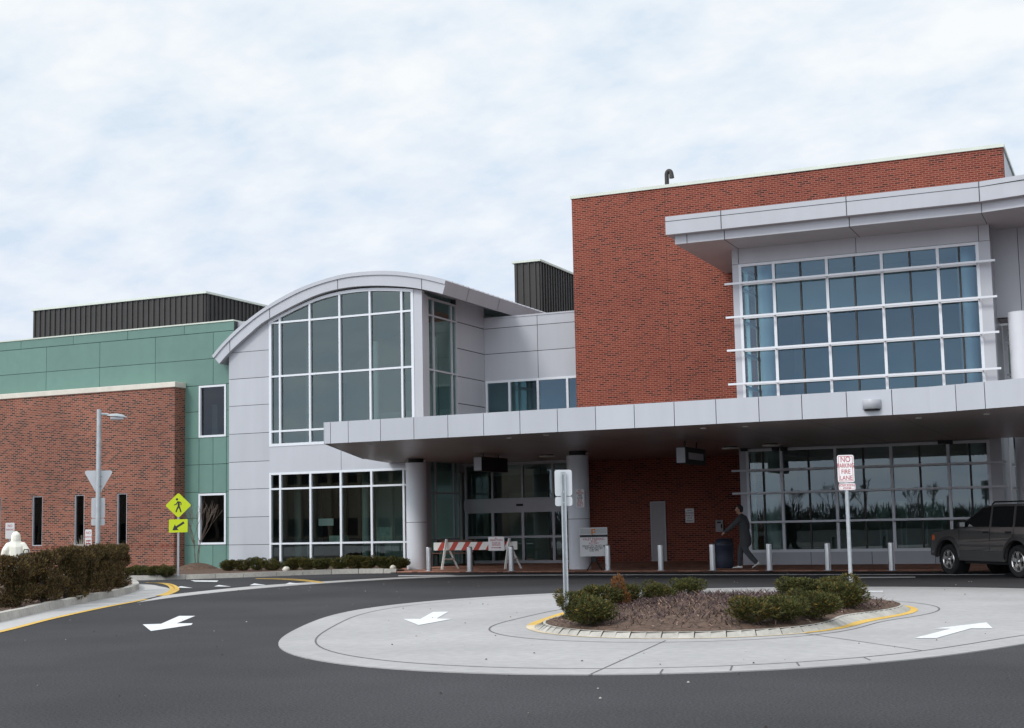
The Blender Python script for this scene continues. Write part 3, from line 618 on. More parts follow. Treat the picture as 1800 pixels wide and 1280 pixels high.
# ---- entrance canopy
O = (-12, 36, 0)
cn = thing('entrance_canopy', 'long flat entrance canopy with pale metal fascia, dark soffit and round columns', 'canopy', O)
A, B, Cc = (-18.9, 30.62), (-3.8, 30.1), (-1.95, 29.35)
zc, zt = 3.6, 4.15
plan = [A, B, Cc, (4, 26.6), (4, 41.97), (bx0-.02, 41.97), (bx0-.02, yT-.01), (-17.72, yT-.01), (-17.72, yD+.05), (xc+.01, yD+.05), (xc+.01, 41.95), (-23.4, 41.95), (-22.45, 38.7)]
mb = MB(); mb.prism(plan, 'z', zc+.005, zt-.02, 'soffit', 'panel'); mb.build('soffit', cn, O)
mb = MB()
def fascia(P, Q, fr):
    ts = [0]+fr+[1]; dx, dy = Q[0]-P[0], Q[1]-P[1]; l = hypot(dx, dy); nx, ny = dy/l, -dx/l; gp = .009/l
    for a, b in zip(ts, ts[1:]):
        a, b = a+gp*(a > 0), b-gp*(b < 1)
        p, q = (P[0]+dx*a, P[1]+dy*a), (P[0]+dx*b, P[1]+dy*b)
        mb.prism([(p[0]+nx*.05, p[1]+ny*.05), (q[0]+nx*.05, q[1]+ny*.05), (q[0]+nx*.006, q[1]+ny*.006), (p[0]+nx*.006, p[1]+ny*.006)], 'z', zc, zt, 'panel')
    mb.face([(P[0]+nx*.004, P[1]+ny*.004, zc+.02), (Q[0]+nx*.004, Q[1]+ny*.004, zc+.02), (Q[0]+nx*.004, Q[1]+ny*.004, zt-.02), (P[0]+nx*.004, P[1]+ny*.004, zt-.02)], 'seam')
sx = [onY(p, 735, 30.35)[0] for p in (573, 605, 663, 723, 784, 848, 913, 980, 1048, 1117, 1188, 1262, 1338, 1414, 1493, 1573)]
fascia(A, B, [(x-A[0])/(B[0]-A[0]) for x in sx]); fascia(B, Cc, [.3, .62]); fascia(Cc, (4, 26.6), [.1, .22, .34, .46, .6])
fascia((-22.45, 38.7), A, [.2, .4, .6, .8])
mb.build('fascia', cn, O)
mb = MB()
for x in sx[1::2]: mb.face([(x-.006, 30.7, zc-.001), (x+.006, 30.7, zc-.001), (x+.006, 41.9, zc-.001), (x-.006, 41.9, zc-.001)], 'seam')
mb.build('soffit_joints', cn, O)
for px, y in ((732.5, 39.94), (1018, 39.45)):
    x = onY(px, 930, y)[0]; mb = MB(); mb.cyl(x, y, .05, 1.545, .335, 'column_paint', 32); mb.cyl(x, y, 1.545, 1.56, .325, 'seam', 32); mb.cyl(x, y, 1.56, 3.47, .335, 'column_paint', 32); mb.cyl(x, y, 3.47, 3.604, .25, 'black', 24)
    mb.build('column', cn, O)
for px, py in ((735, 810), (962, 802), (1020, 797), (1284, 788), (1355, 783)):
    x, y = g(px, py+1, zc-.06); mb = MB(); mb.cyl(x, y, zc-.07, zc-.03, .26, 'lamp_glass', 20); mb.cyl(x, y, zc-.03, zc+.004, .2, 'black', 20); mb.build('drum_light', cn, O)
for px, py in ((648, 782), (895, 770), (960, 765), (1236, 753), (1310, 750), (1615, 735), (1735, 728)):
    x, y = g(px, py, zc-.002); mb = MB(); mb.cyl(x, y, zc-.012, zc+.004, .07, 'lamp_glass', 14); mb.build('downlight', cn, O)
x, z = onY(1533, 711, 30.1); mb = MB()
mb.lathe([(0, z-.1), (.2, z-.1), (.2, z+.09), (.19, z+.1), (0, z+.1)], 'grey_alum', 24, c=(x, 30.11, 0)); mb.lathe([(0, z-.102), (.17, z-.102), (.17, z-.135), (0, z-.135)], 'black', 20, c=(x, 30.11, 0)); mb.build('wall_lamp', cn, O)
# ================================================================== bollards
O = (0, 0, 0)
bpx = [(754, 1004, 962), (826, 1005, 962), (899, 1004, 960), (1069, 1003, 958), (1162, 1003, 957), (1253, 1003, 957), (1353, 1003, 956), (1456, 1003, 955), (1568, 1003, 952)]
blab = ['short steel bollard beside the left round column, before the barricade', 'short steel bollard under the middle of the striped barricade board', 'short steel bollard at the right foot of the striped barricade',
        'short steel bollard at the right edge of the white valet sign', 'short steel bollard in front of the grey service door', 'short steel bollard touching the dark trash can on its left',
        'short steel bollard just behind the walking person in the suit', 'short steel bollard left of the no parking sign post', 'short steel bollard between the no parking sign and the dark car']
bo = None
for (px, py, pt), lab in zip(bpx, blab):
    x, y = g(px, py, .05)
    if bo is None:
        bo = thing('bollard', lab, 'bollard', (x, y, .05), 0, 'steel bollards along the pavement edge')
        mb = MB(); mb.cyl(0, 0, 0, .70, .082, 'steel', 24); mb.build('post', bo)
        mb = MB(); mb.lathe([(.082, .70), (.082, .715), (.074, .73), (.05, .74), (0, .743)], 'steel', 24); mb.build('cap', bo)
        mb = MB(); mb.cyl(0, 0, 0, .012, .12, 'galv', 20); mb.build('base_plate', bo)
    else: dup(bo, (x, y, .05), R.uniform(0, 3), lab)
# ================================================================== signs
def rplate(mb, x0, x1, z0, z1, y0, y1, r, m, side=None):
    p = []
    for cx, cz, a0 in ((x1-r, z1-r, 0), (x0+r, z1-r, 90), (x0+r, z0+r, 180), (x1-r, z0+r, 270)):
        p += [(cx+r*cos(radians(a0+a)), cz+r*sin(radians(a0+a))) for a in (0, 30, 60, 90)]
    mb.prism(p, 'y', y0, y1, m, side)
def uchannel(mb, z0, z1, m='galv', w=.03, d=.03):
    mb.box(-w*.55, w*.55, .002, .006, z0, z1, m)
    for s in (-1, 1): mb.box(min(s*w*.55, s*w*.6), max(s*w*.55, s*w*.6), .0, d, z0, z1, m); mb.box(min(s*w*.6, s*w*1.2), max(s*w*.6, s*w*1.2), d-.006, d, z0, z1, m)
def mpp(x, y): return (Vector((x, y, 1.))-Vector((0, 0, H))).dot(fw)/F      # metres per photo pixel there
def zat(x, y, py):                                                        # height seen at pixel row py above ground point
    d0 = Vector((x, y, 0))-Vector((0, 0, H)); lo_, hi_ = -2., 20.
    for _ in range(50):
        m_ = (lo_+hi_)/2; v = Vector((x, y, m_-H)); row = CY-F*v.dot(cu)/v.dot(fw)
        if row > py: lo_ = m_
        else: hi_ = m_
    return m_
# no parking sign at the right of the island (faces us)
x, y = g(1496, 1030, .12); s = mpp(x, y); t = thing('no_parking_sign', 'white no parking fire lane sign on a galvanized post behind the right hand shrubs', 'sign', (x, y, .12), facecam(x, y))
zt = zat(x, y, 800)-.12; w_ = 28.5*s/2; zb = zat(x, y, 848)-.12; zb2 = zat(x, y, 861.5)-.12
mb = MB(); uchannel(mb, 0, zt-.02, 'galv', .031, .04); mb.build('post', t)
mb = MB(); rplate(mb, -w_, w_, zb, zt, -.006, 0, .035, 'sign_white'); p = mb.build('sign_plate', t)
mb = MB()
def frame_line(mb, x0, x1, z0, z1, e, y, m):
    mb.box(x0, x1, y-.001, y, z1-e, z1, m); mb.box(x0, x1, y-.001, y, z0, z0+e, m); mb.box(x0, x0+e, y-.001, y, z0+e, z1-e, m); mb.box(x1-e, x1, y-.001, y, z0+e, z1-e, m)
frame_line(mb, -w_+.022, w_-.022, zb+.022, zt-.022, .009, -.006, 'sign_red'); mb.build('border', p)
hh = zt-zb
for k, (tx, sz) in enumerate((('NO', .155), ('PARKING', .125), ('FIRE', .125), ('LANE', .125))): text(tx, sz, 'sign_red', p, (0, -.0075, zt-hh*(.17+.225*k)), sx=.80 if k != 1 else .62, ext=.0025)
mb = MB(); rplate(mb, -w_+.01, w_+.012, zb2, zb-.02, -.006, 0, .03, 'sign_white'); p2 = mb.build('sign_plate', t)
h2 = zb-.02-zb2
mb = MB(); frame_line(mb, -w_+.028, w_-.008, zb2+.016, zb-.036, .006, -.006, 'sign_red'); mb.build('border', p2)
text('TOW AWAY', .058, 'sign_red', p2, (.01, -.0075, zb2+h2*.66), ext=.002); text('ZONE', .058, 'sign_red', p2, (.01, -.0075, zb2+h2*.3), ext=.002)
# sign seen from behind at the left of the island
x, y = g(996, 1086, .12); s = mpp(x, y); t = thing('no_parking_sign', 'blank grey back of a two plate sign on a post at the left island end', 'sign', (x, y, .12), facecam(x, y)+pi)
zt, zb, zb2 = zat(x, y, 826)-.12, zat(x, y, 872)-.12, zat(x, y, 889.5)-.12; w_ = 30.5*s/2
mb = MB(); uchannel(mb, 0, zt-.03, 'galv', .031, .04); mb.build('post', t)
mb = MB(); rplate(mb, -w_, w_, zb, zt, -.006, 0, .035, 'sign_back'); mb.build('sign_plate', t); mb = MB(); rplate(mb, -w_, w_, zb2, zb-.012, -.006, 0, .03, 'sign_back'); mb.build('sign_plate', t)
for z in (zt-.06, zb+.06, zb2+.05): mb = MB(); mb.tube([(0, .0, z), (0, .012, z)], .012, 'steel', 6); mb.build('bolt', t)
# lamp post carrying the backs of a yield sign and two plates
x, y = g(171, 1037, .12); s = mpp(x, y); rz = facecam(x, y)
t = thing('lamp_post', 'slim grey lamp post with a short arm luminaire rising from the hedge bed', 'street lamp', (x, y, .1), rz)
zp = zat(x, y, 720)-.1; r_ = 4.2*s
mb = MB(); mb.tube([(0, 0, 0), (0, 0, zp)], [r_*1.05, r_*.92], 'galv', 16); mb.build('pole', t)
mb = MB(); mb.cyl(0, 0, 0, .03, r_*2, 'galv', 16); mb.build('base', t)
za = zat(x, y, 728)-.1; L = 46*s
mb = MB(); mb.tube([(0, 0, za), (L*.35, 0, za-.01)], [r_*.5, r_*.55], 'galv', 10); a = mb.build('arm', t)
mb = MB(); pr = [(.0, .02), (.2, .05), (.5, .075), (.8, .06), (1, .015)]
q = 10; vs = []
for u, h in pr:
    for k in range(q+1): an = pi*k/q; vs.append((L*.3+L*.74*u, cos(an)*h*1.5, za-.035-.05*u+sin(an)*h))
mb.mesh(vs, [(i*(q+1)+k, i*(q+1)+k+1, (i+1)*(q+1)+k+1, (i+1)*(q+1)+k) for i in range(4) for k in range(q)], 'galv', True)
lh = mb.build('lamp_head', t)
mb = MB(); mb.box(L*.42, L*.9, -.08, .08, za-.135, za-.07, 'grey_alum'); mb.build('lens', lh, bevel=.015)
t2 = thing('yield_sign', 'blank grey triangular back of a yield sign fixed to the slim lamp post', 'sign', (x, y, .1), rz)
z0, z1 = zat(x, y, 873)-.1, zat(x, y, 827)-.1; w_ = 25.5*s
mb = MB(); rr_ = .045; p = []
for cx, cz, a0 in ((w_-rr_*1.7, z1-rr_, -30), (-w_+rr_*1.7, z1-rr_, 90), (0, z0+rr_*2, 210)): p += [(cx+rr_*cos(radians(a0+a)), cz+rr_*sin(radians(a0+a))) for a in (0, 40, 80, 120)]
mb.prism(p, 'y', r_+.002, r_+.008, 'sign_back'); mb.build('sign_plate', t2)
for z in (z0+.25, z1-.15): mb = MB(); mb.tube([(-.0, -r_-.01, z), (r_*1.2, 0, z), (0, r_+.004, z)], .012, 'steel', 6); mb.build('bracket', t2)
t2 = thing('plate_sign', 'two blank grey rectangular sign backs stacked low on the slim lamp post', 'sign', (x, y, .1), rz)
for a, b in ((875, 910.5), (911.5, 923.5)): mb = MB(); rplate(mb, -11.5*s, 11.5*s, zat(x, y, b)-.1, zat(x, y, a)-.1, r_+.002, r_+.008, .03, 'sign_back'); mb.build('sign_plate', t2)
# pedestrian crossing sign
x, y = g(313, 1012, .12); s = mpp(x, y); t = thing('crossing_sign', 'bright yellow green diamond pedestrian crossing sign with an arrow plate below', 'sign', (x, y, .1), facecam(x, y))
mb = MB(); mb.box(-.03, .03, .002, .05, 0, zat(x, y, 870)-.1, 'galv'); mb.build('post', t)
zc_ = zat(x, y, 888.5)-.1; d = 22.3*s
def rdiam(d, r):
    p = []
    k = d-r*1.414
    for cx, cz, a0 in ((k, 0, -45), (0, k, 45), (-k, 0, 135), (0, -k, 225)): p += [(cx+r*cos(radians(a0+a)), cz+r*sin(radians(a0+a))) for a in (0, 30, 60, 90)]
    return p
mb = MB(); mb.prism([(a, b+zc_) for a, b in rdiam(d, .05)], 'y', -.008, 0, 'fluoro', 'sign_back'); dp = mb.build('diamond_plate', t)
def fig(mb, pts, m='sign_ink', y=-.0085): mb.prism(pts, 'y', y-.002, y, m)
def limb(a, b, w0, w1):
    dx, dz = b[0]-a[0], b[1]-a[1]; l = hypot(dx, dz); nx, nz = -dz/l, dx/l
    return [(a[0]+nx*w0, a[1]+nz*w0), (b[0]+nx*w1, b[1]+nz*w1), (b[0]-nx*w1, b[1]-nz*w1), (a[0]-nx*w0, a[1]-nz*w0)]
u = d*.0146*100/2.0     # one unit of the pictogram
def pc(px, py): return ((px-430)/280*d, zc_-(py-505)/300*d)
mb = MB()
c0 = pc(400, 362); fig(mb, [(c0[0]+.036*cos(k*pi/6), c0[1]+.036*sin(k*pi/6)) for k in range(12)])
fig(mb, [pc(400, 415), pc(425, 403), pc(455, 420), pc(462, 500), pc(455, 550), pc(420, 550), pc(412, 500), pc(418, 450), pc(395, 450)])
fig(mb, limb(pc(405, 440), pc(385, 480), .018, .014), y=-.009); fig(mb, limb(pc(390, 470), pc(340, 494), .015, .012), y=-.0095)
fig(mb, limb(pc(445, 420), pc(488, 446), .018, .014), y=-.009); fig(mb, limb(pc(486, 440), pc(488, 500), .014, .012), y=-.0095)
fig(mb, limb(pc(425, 540), pc(398, 600), .026, .02), y=-.009); fig(mb, limb(pc(400, 592), pc(378, 665), .02, .017), y=-.0095)
fig(mb, limb(pc(448, 540), pc(468, 600), .026, .02), y=-.0097); fig(mb, limb(pc(466, 590), pc(486, 668), .02, .017), y=-.0101)
mb.build('walking_symbol', dp)
za_, zb_ = zat(x, y, 913)-.1, zat(x, y, 936)-.1
mb = MB(); rplate(mb, -16*s, 16*s, zb_, za_, -.008, 0, .02, 'fluoro', 'sign_back'); ap = mb.build('arrow_plate', t)
def pa(px, py): return ((px-428)/205*16*s, za_-(py-815)/280*(za_-zb_))
mb = MB(); fig(mb, [pa(540, 862), pa(566, 902), pa(400, 1000), pa(432, 1046), pa(298, 1048), pa(352, 920), pa(375, 965)]); mb.build('arrow_symbol', ap)
# parking signs behind the hedge
for px0, px1, py0, py1, lab, Y in ((10, 25, 920, 948, 'small pale sign with red lettering behind the hooded person', 40.2), (150, 161, 932, 962, 'small pale reddish sign beside dry grass, close behind the lamp post', 39.0)):
    x = onY((px0+px1)/2, 930, Y)[0]; s = mpp(x, Y); t = thing('parking_sign', lab, 'sign', (x, Y, .02), facecam(x, Y)); w_ = (px1-px0)*s/2
    a, b = zat(x, Y, py0), zat(x, Y, py1)
    mb = MB(); uchannel(mb, 0, a-.02, 'galv'); mb.build('post', t)
    mb = MB(); rplate(mb, -w_, w_, b, a, -.006, 0, .03, 'sign_white'); p = mb.build('sign_plate', t)
    text('NO', .13, 'sign_red', p, (0, -.0075, a-.12), sx=.8); text('PARKING', .095, 'sign_red', p, (0, -.0075, a-.26), sx=.7)
    if px0 > 100:
        mb = MB()
        for k in range(3): mb.box(-w_*.7, w_*.7, -.0075, -.006, a-.42-.1*k, a-.37-.1*k, 'sign_red')
        mb.build('lettering', p)
# sign on the right hand column
x, y = onY(1018, 930, 39.45)[0], 39.45
x = onY(1019.5, 876, 39.1)[0]; t = thing('column_sign', 'narrow no parking sign in red lettering fixed to the right round column', 'sign', (x, y-.345, 2.2), -.0); s = mpp(x, y)
a, b = zat(x, y-.34, 860)-2.2, zat(x, y-.34, 892)-2.2; w_ = 7.8*s
mb = MB(); mb.box(-w_, w_, -.008, 0, b, a, 'sign_white'); p = mb.build('sign_plate', t)
for k, (tx, c) in enumerate((('NO', 'sign_red'), ('PARKING', 'sign_red'), ('FIRE', 'sign_ink'), ('LANE', 'sign_ink'), ('BUS', 'sign_red'), ('ZONE', 'sign_red'), ('ONLY', 'sign_red'))): text(tx, .095, c, p, (0, -.0095, a-(a-b)*(.09+.135*k)), sx=.75 if tx != 'PARKING' else .62)
# valet sign
x, y = g(1045, 1003.2, .05); s = mpp(x, y); t = thing('valet_sign', 'white valet parking board with an orange emblem, standing by the right column', 'sign', (x, y, .05), facecam(x, y)*.9)
a, b = zat(x, y, 927.5)-.05, zat(x, y, 978)-.05; w_ = 24.2*s
mb = MB()
for sx_ in (-1, 1): mb.tube([(0, .02, b+.1), (sx_*.1, .1, .2), (sx_*.22, .16, .0)], .02, 'black', 6)
mb.box(-.06, .06, .02, .05, .25, b+.3, 'black'); mb.build('stand', t)
mb = MB(); mb.box(-w_, w_, -.012, .02, b, a, 'sign_white'); p = mb.build('board', t)
hh = a-b; mb = MB(); mb.box(-w_+.01, w_-.01, -.0145, -.012, a-hh*.225, a-.02, 'sign_grey'); mb.build('header', p)
mb = MB(); mb.box(-w_, w_, -.0155, -.0125, a-hh*.335, a-hh*.25, 'sign_ink'); mb.build('stripe', p)
mb = MB(); ez = a-hh*.045
mb.box(-.065, -.02, -.018, -.0145, ez-.16, ez, 'sign_orange'); mb.box(-.02, .055, -.018, -.0145, ez-.035, ez, 'sign_orange'); mb.box(.03, .055, -.018, -.0145, ez-.085, ez-.035, 'sign_orange'); mb.box(-.02, .055, -.018, -.0145, ez-.115, ez-.085, 'sign_orange'); mb.box(-.045, .045, -.018, -.0145, ez-.2, ez-.165, 'sign_ink')
mb.build('emblem', p)
for k, (tx, c, sz) in enumerate((('VALET PARKING', 'sign_red', .1), ('$5.00', 'sign_red', .085), ('ALL DAY', 'sign_red', .085), ('VEHICLES MUST BE', 'sign_ink', .095), ('RETRIEVED BY', 'sign_ink', .095), ('5:00 PM', 'sign_ink', .095))): text(tx, sz, c, p, (0, -.0135, a-hh*(.405+.075*k+(.02 if k > 2 else 0))), sx=.86, ext=.0015)
# wall sign, phone box, hanging signs
cx, cz = onY(1212.5, 906.5, yT); t = thing('wall_sign', 'pale notice with dark lettering on the brick wall left of the phone box', 'sign', (cx, yT, cz))
mb = MB(); rplate(mb, -.155, .155, -.245, .245, -.012, 0, .03, 'sign_white'); p = mb.build('sign_plate', t)
for k, tx in enumerate(('NOTICE', 'NO SMOKING', 'WITHIN 25 FT', 'OF THIS', 'ENTRANCE')): text(tx, .068, 'sign_ink', p, (0, -.0135, .175-.088*k), sx=.68)
cx, cz = onY(1265.5, 924.5, yT); t = thing('phone_box', 'small grey wall phone box on the brick above the trash can', 'phone', (cx, yT, cz))
mb = MB(); mb.box(-.13, .13, -.09, 0, -.2, .2, 'door_grey'); p = mb.build('housing', t, bevel=.01); mb = MB(); mb.box(-.07, .07, -.093, -.09, .09, .14, 'black'); mb.build('display', p); mb = MB(); mb.tube([(.085, -.1, .05), (.085, -.13, .02), (.085, -.13, -.04), (.085, -.1, -.07)], .02, 'black', 8); mb.build('handset', p)
for (pa_, pb, lab) in (((832, 803), (847.5, 828), 'boxy hanging sign with a pale end face under the canopy, near the entrance doors'), ((1187.5, 786), (1206, 814.5), 'boxy hanging sign with a pale end face under the canopy, above the service door')):
    # pale end face towards us, dark long side facing right
    Y = 38.2 if pa_[0] < 900 else 36.0
    x0, z1 = onY(*pa_, Y); x1, z0 = onY(*pb, Y); t = thing('hanging_sign', lab, 'sign', (x0, Y, z0))
    mb = MB(); mb.box(0, x1-x0, 0, 1.9, 0, z1-z0, 'black'); b_ = mb.build('box', t, bevel=.008); mb = MB(); mb.box(.02, x1-x0-.02, -.006, -.001, .02, z1-z0-.02, 'panel'); mb.build('end_face', t)
    for yy in (.4, 1.5): mb = MB(); mb.cyl((x1-x0)/2, yy, z1-z0, 3.61-z0, .02, 'black', 8); mb.build('hanger', t)
    if Y < 37: mb = MB(); mb.box(x1-x0+.001, x1-x0+.006, .25, 1.65, .12, .3, 'door_grey'); mb.build('panel', b_)
# ================================================================== barricade, trash can, bench
x0, y0 = g(785, 1001, .05); x1, y1 = g(900, 1000, .05); y0 = y1 = (y0+y1)/2; s = mpp(x0, y0)
t = thing('barricade', 'white A-frame barricade with a red and white striped board before the doors', 'barricade', (x0, y0, .05), 0)
zb, zt = zat(x0, y0, 967.5)-.05, zat(x0, y0, 953.5)-.05; Lb = onY(910, 960, y0)[0]-onY(763, 960, y0)[0]; xo = onY(763, 960, y0)[0]-x0
mb = MB(); mb.box(xo, xo+Lb, -.03, .0, zb, zt, 'white_paint'); bd = mb.build('board', t, bevel=.004)
mb = MB(); hz_ = zt-zb; k = .12*Lb/3.1
xx = xo+.2
for i in range(8):
    a = xo+Lb*(.045+.145*i)
    if a+.3 > xo+Lb: break
    q = [(a, zb), (a+Lb*.062, zb), (a+Lb*.062+hz_*.62, zt), (a+hz_*.62, zt)]
    mb.prism(q, 'y', -.033, -.0301, 'red_paint')
mb.build('stripes', bd)
for xa in (0, x1-x0):
    mb = MB(); zt2 = zat(x0, y0, 948)-.05
    mb.tube([(-.0+xa, -.06, zt2), (xa-.03, -.36, 0)], .045, 'white_paint', 4, smooth=False); mb.tube([(xa+.05, .06, zb-.02), (xa+.2, .36, 0)], .04, 'white_paint', 4, smooth=False)
    mb.tube([(xa-.02, -.22, .32), (xa+.14, .2, .32)], .03, 'white_paint', 4, smooth=False); mb.build('a_frame', t)
t2 = thing('detour_sign', 'white paper sign with red lines and an arrow hung on the barricade board', 'sign', (x0+onY(874, 957, y0)[0]-x0, y0-.06, .05)); w_ = 15.2*s
a, b = zat(x0, y0, 945)-.05, zat(x0, y0, 969)-.05
mb = MB(); mb.box(-w_, w_, -.006, 0, b, a, 'sign_white'); p = mb.build('sign_plate', t2)
hh = a-b
for k, (tx, c, f_) in enumerate((('ALL', 'sign_red', .12), ('EMERGENCY PATIENTS', 'sign_red', .25), ('PLEASE USE', 'sign_red', .45), ('ENTRANCE', 'sign_red', .6))): text(tx, .078, c, p, (0, -.0072, a-hh*f_), sx=.72 if k != 1 else .55)
mb = MB(); mb.box(-w_*.62, w_*.4, -.0075, -.006, b+hh*.19, b+hh*.235, 'sign_red'); mb.prism([(w_*.4, b+hh*.16), (w_*.62, b+hh*.2125), (w_*.4, b+hh*.265)], 'y', -.0075, -.006, 'sign_ink'); mb.build('arrow_symbol', p)
x, y = g(1274, 998.5, .05); s = mpp(x, y); h_ = zat(x, y, 946)-.05; r_ = 16*s
t = thing('trash_can', 'dark navy round trash can with a domed top beside the walking person', 'trash can', (x, y, .05), .5)
mb = MB(); mb.lathe([(0, 0), (r_*.93, 0), (r_*.96, .02), (r_, h_*.3), (r_, h_*.74), (r_*1.02, h_*.75), (r_*1.02, h_*.79)], 'navy', 32); mb.build('body', t)
mb = MB(); mb.lathe([(r_*1.03, h_*.785), (r_, h_*.86), (r_*.86, h_*.93), (r_*.6, h_*.98), (0, h_)], 'navy', 32); ld = mb.build('lid', t)
mb = MB(); q = 12; vs = []
for zz_, rr_ in ((h_*.80, r_*1.035), (h_*.9, r_*.965)): vs += [(rr_*sin(-.55+1.1*i/q), -rr_*cos(-.55+1.1*i/q), zz_) for i in range(q+1)]
mb.mesh(vs, [(i, i+1, q+2+i, q+1+i) for i in range(q)], 'black'); mb.build('opening', ld)
xb_, yb_ = onY(795, 980, 42.3)[0], 42.3
t = thing('bench', 'low dark wooden bench half hidden behind the striped barricade', 'bench', (xb_, yb_, .05), .0)
mb = MB()
for i in range(4): mb.box(-.75, .75, -.2+i*.12, -.1+i*.12, .43, .46, 'wood')
mb.build('seat', t); mb = MB()
for i in range(3): mb.box(-.75, .75, .28+i*.03, .31+i*.03, .52+i*.13, .62+i*.13, 'wood')
mb.build('backrest', t)
for sx_ in (-.68, .64): mb = MB(); mb.box(sx_, sx_+.05, -.18, -.13, 0, .43, 'black'); mb.box(sx_, sx_+.05, .22, .27, 0, .88, 'black'); mb.box(sx_, sx_+.05, -.13, .22, .38, .428, 'black'); mb.build('leg', t)
# things in the ground floor rooms, seen through the glass
for px0, px1, py0, py1, Y, lab in ((662, 690, 927, 951, 43.2, 'pale board leaning inside behind the ground floor window of the curved pavilion'), (1540, 1562, 880, 916, 43.0, 'pale wrapped panel just inside the bay window, left of three'), (1577, 1597, 880, 916, 43.0, 'pale wrapped panel just inside the bay window, middle of three'), (1622, 1660, 878, 916, 43.0, 'widest pale wrapped panel just inside the bay window, right of three')):
    xa, za_ = onY(px0, py0, Y); xb2, zb2 = onY(px1, py1, Y); t = thing('display_panel', lab, 'panel', (xa, Y, .03))
    mb = MB(); mb.box(0, xb2-xa, 0, .06, zb2-.03, za_-.03, 'pale_poster'); mb.build('board', t, bevel=.01)
    for q in (.06, xb2-xa-.1): mb = MB(); mb.box(q, q+.04, .005, .055, 0, zb2-.032, 'grey_alum'); mb.build('leg', t)
xa, za_ = onY(560, 912, 43.4); xb2, zb2 = onY(586, 924, 43.4); t = thing('room_sign', 'small pale hanging sign inside the ground floor window of the curved pavilion', 'sign', (xa, 43.4, zb2))
mb = MB(); mb.box(0, xb2-xa, 0, .03, 0, za_-zb2, 'sign_white'); mb.build('sign_plate', t); 
for q in (.08, xb2-xa-.08): mb = MB(); mb.cyl(q, .015, za_-zb2, 3.46-zb2, .006, 'black', 6); mb.build('hanger', t)
t = thing('reception_desk', 'long low desk with paper stacks inside the curved pavilion window', 'desk', (-26.2, 43.6, .02))
mb = MB(); mb.box(-1.4, 1.6, -.3, .3, .84, .88, 'interior_lite'); mb.build('top', t)
for q in (-1.35, 1.5): mb = MB(); mb.box(q, q+.05, -.28, .28, 0, .84, 'interior'); mb.build('leg', t)
mb = MB(); mb.box(-.5, .1, -.15, .2, .88, 1.12, 'pale_poster'); mb.build('paper_stack', t)
# roof vent pipe
x, z0 = onY(1172.5, 325, 48.); r_ = .08
t = thing('vent_pipe', 'dark gooseneck vent pipe on the roof of the brick tower', 'pipe', (x, 48, 12.4)); zt = onY(1172, 303, 48)[1]-12.4
mb = MB(); mb.tube([(0, 0, 0), (0, 0, zt-.10)], r_, 'bronze', 14); mb.build('riser', t)
mb = MB(); mb.tube([(.09-.09*cos(a), 0, zt-.10+.14*sin(a)) for a in [pi*i/10 for i in range(11)]]+[(.19, 0, zt-.24)], [r_]*10+[r_*1.05, r_*1.15], 'bronze', 14); mb.build('elbow', t)
# ================================================================== plants
def leaf_mesh(name, lobes, n, size, mats, wts, up=.5, core=None, seed=1, asp=.34, jit=.35):
    r = random.Random(seed); mb = MB(); tot = [l[3]*l[4]*l[5] for l in lobes]
    for _ in range(n):
        cx, cy, cz, rx, ry, rz = r.choices(lobes, tot)[0]
        u = r.uniform(-1, 1); a = r.uniform(0, 2*pi); q = sqrt(1-u*u); d = Vector((q*cos(a), q*sin(a), u)); k = r.uniform(.5, 1.06)**.55
        p = Vector((cx+d.x*rx*k, cy+d.y*ry*k, cz+d.z*rz*k))
        if p.z < .01: p.z = r.uniform(.01, .1)
        t = (d+Vector((r.uniform(-1, 1), r.uniform(-1, 1), r.uniform(-.4, 1)+up))*jit*2).normalized()
        sd = t.cross(Vector((r.uniform(-1, 1), r.uniform(-1, 1), r.uniform(-1, 1)))).normalized(); L = size*r.uniform(.6, 1.4); w = L*asp
        m = r.choices(mats, wts)[0]
        mb.face([p-t*L*.3, p+sd*w*.5+t*L*.2, p+t*L*.8, p-sd*w*.5+t*L*.15], m)
    return mb
def lobes_round(r, w, d, h, k=11):
    o = [(0, 0, h*.45, w*.36, d*.36, h*.42)]
    for i in range(k):
        a = 2*pi*i/k+r.uniform(-.3, .3); q = r.uniform(.45, .72); o.append((cos(a)*w*.5*q, sin(a)*d*.5*q, h*r.uniform(.3, .74), w*r.uniform(.14, .22), d*r.uniform(.14, .22), h*r.uniform(.18, .27)))
    return o
protos = []
for k in range(4):
    rr_ = random.Random(30+k); tan = [.08, .16, .05, .12][k]
    mb = leaf_mesh('s', lobes_round(rr_, 1, 1, .75), 6500, .058, ['leaf', 'leaf_dark', 'leaf_tan'], [.62-tan, .38, tan], seed=k); protos.append(mb)
def shrub_proto(k, lab, loc, group):
    t = thing('shrub', lab, 'shrub', loc, 0, group); protos[k].build('foliage', t)
    mb = MB(); q = random.Random(k)
    for i in range(7): a = q.uniform(0, 6.28); mb.tube([(0, 0, -.03), (cos(a)*.12, sin(a)*.12, .18), (cos(a)*.28, sin(a)*.28, .45)], [.02, .014, .006], 'bark', 5)
    mb.build('stem', t); return t
made = {}
def shrub(k, px, py, wpx, hpx, lab, group, zg=.12, rz=None):
    x, y = g(px, py, zg); s = mpp(x, y); q_ = 1.42 if group[0] in 'ls' else (1.45 if px > 1300 or px < 1070 else 1.25); sc = (wpx*s*q_, wpx*s*q_, hpx*s/.70)
    if k not in made: o = made[k] = shrub_proto(k, lab, (x, y, zg-.02), group); o.scale = sc; o.rotation_euler.z = R.uniform(0, 6)
    else: dup(made[k], (x, y, zg-.02), R.uniform(0, 6), lab, group, sc)
IG = 'evergreen shrubs on the roundabout island'
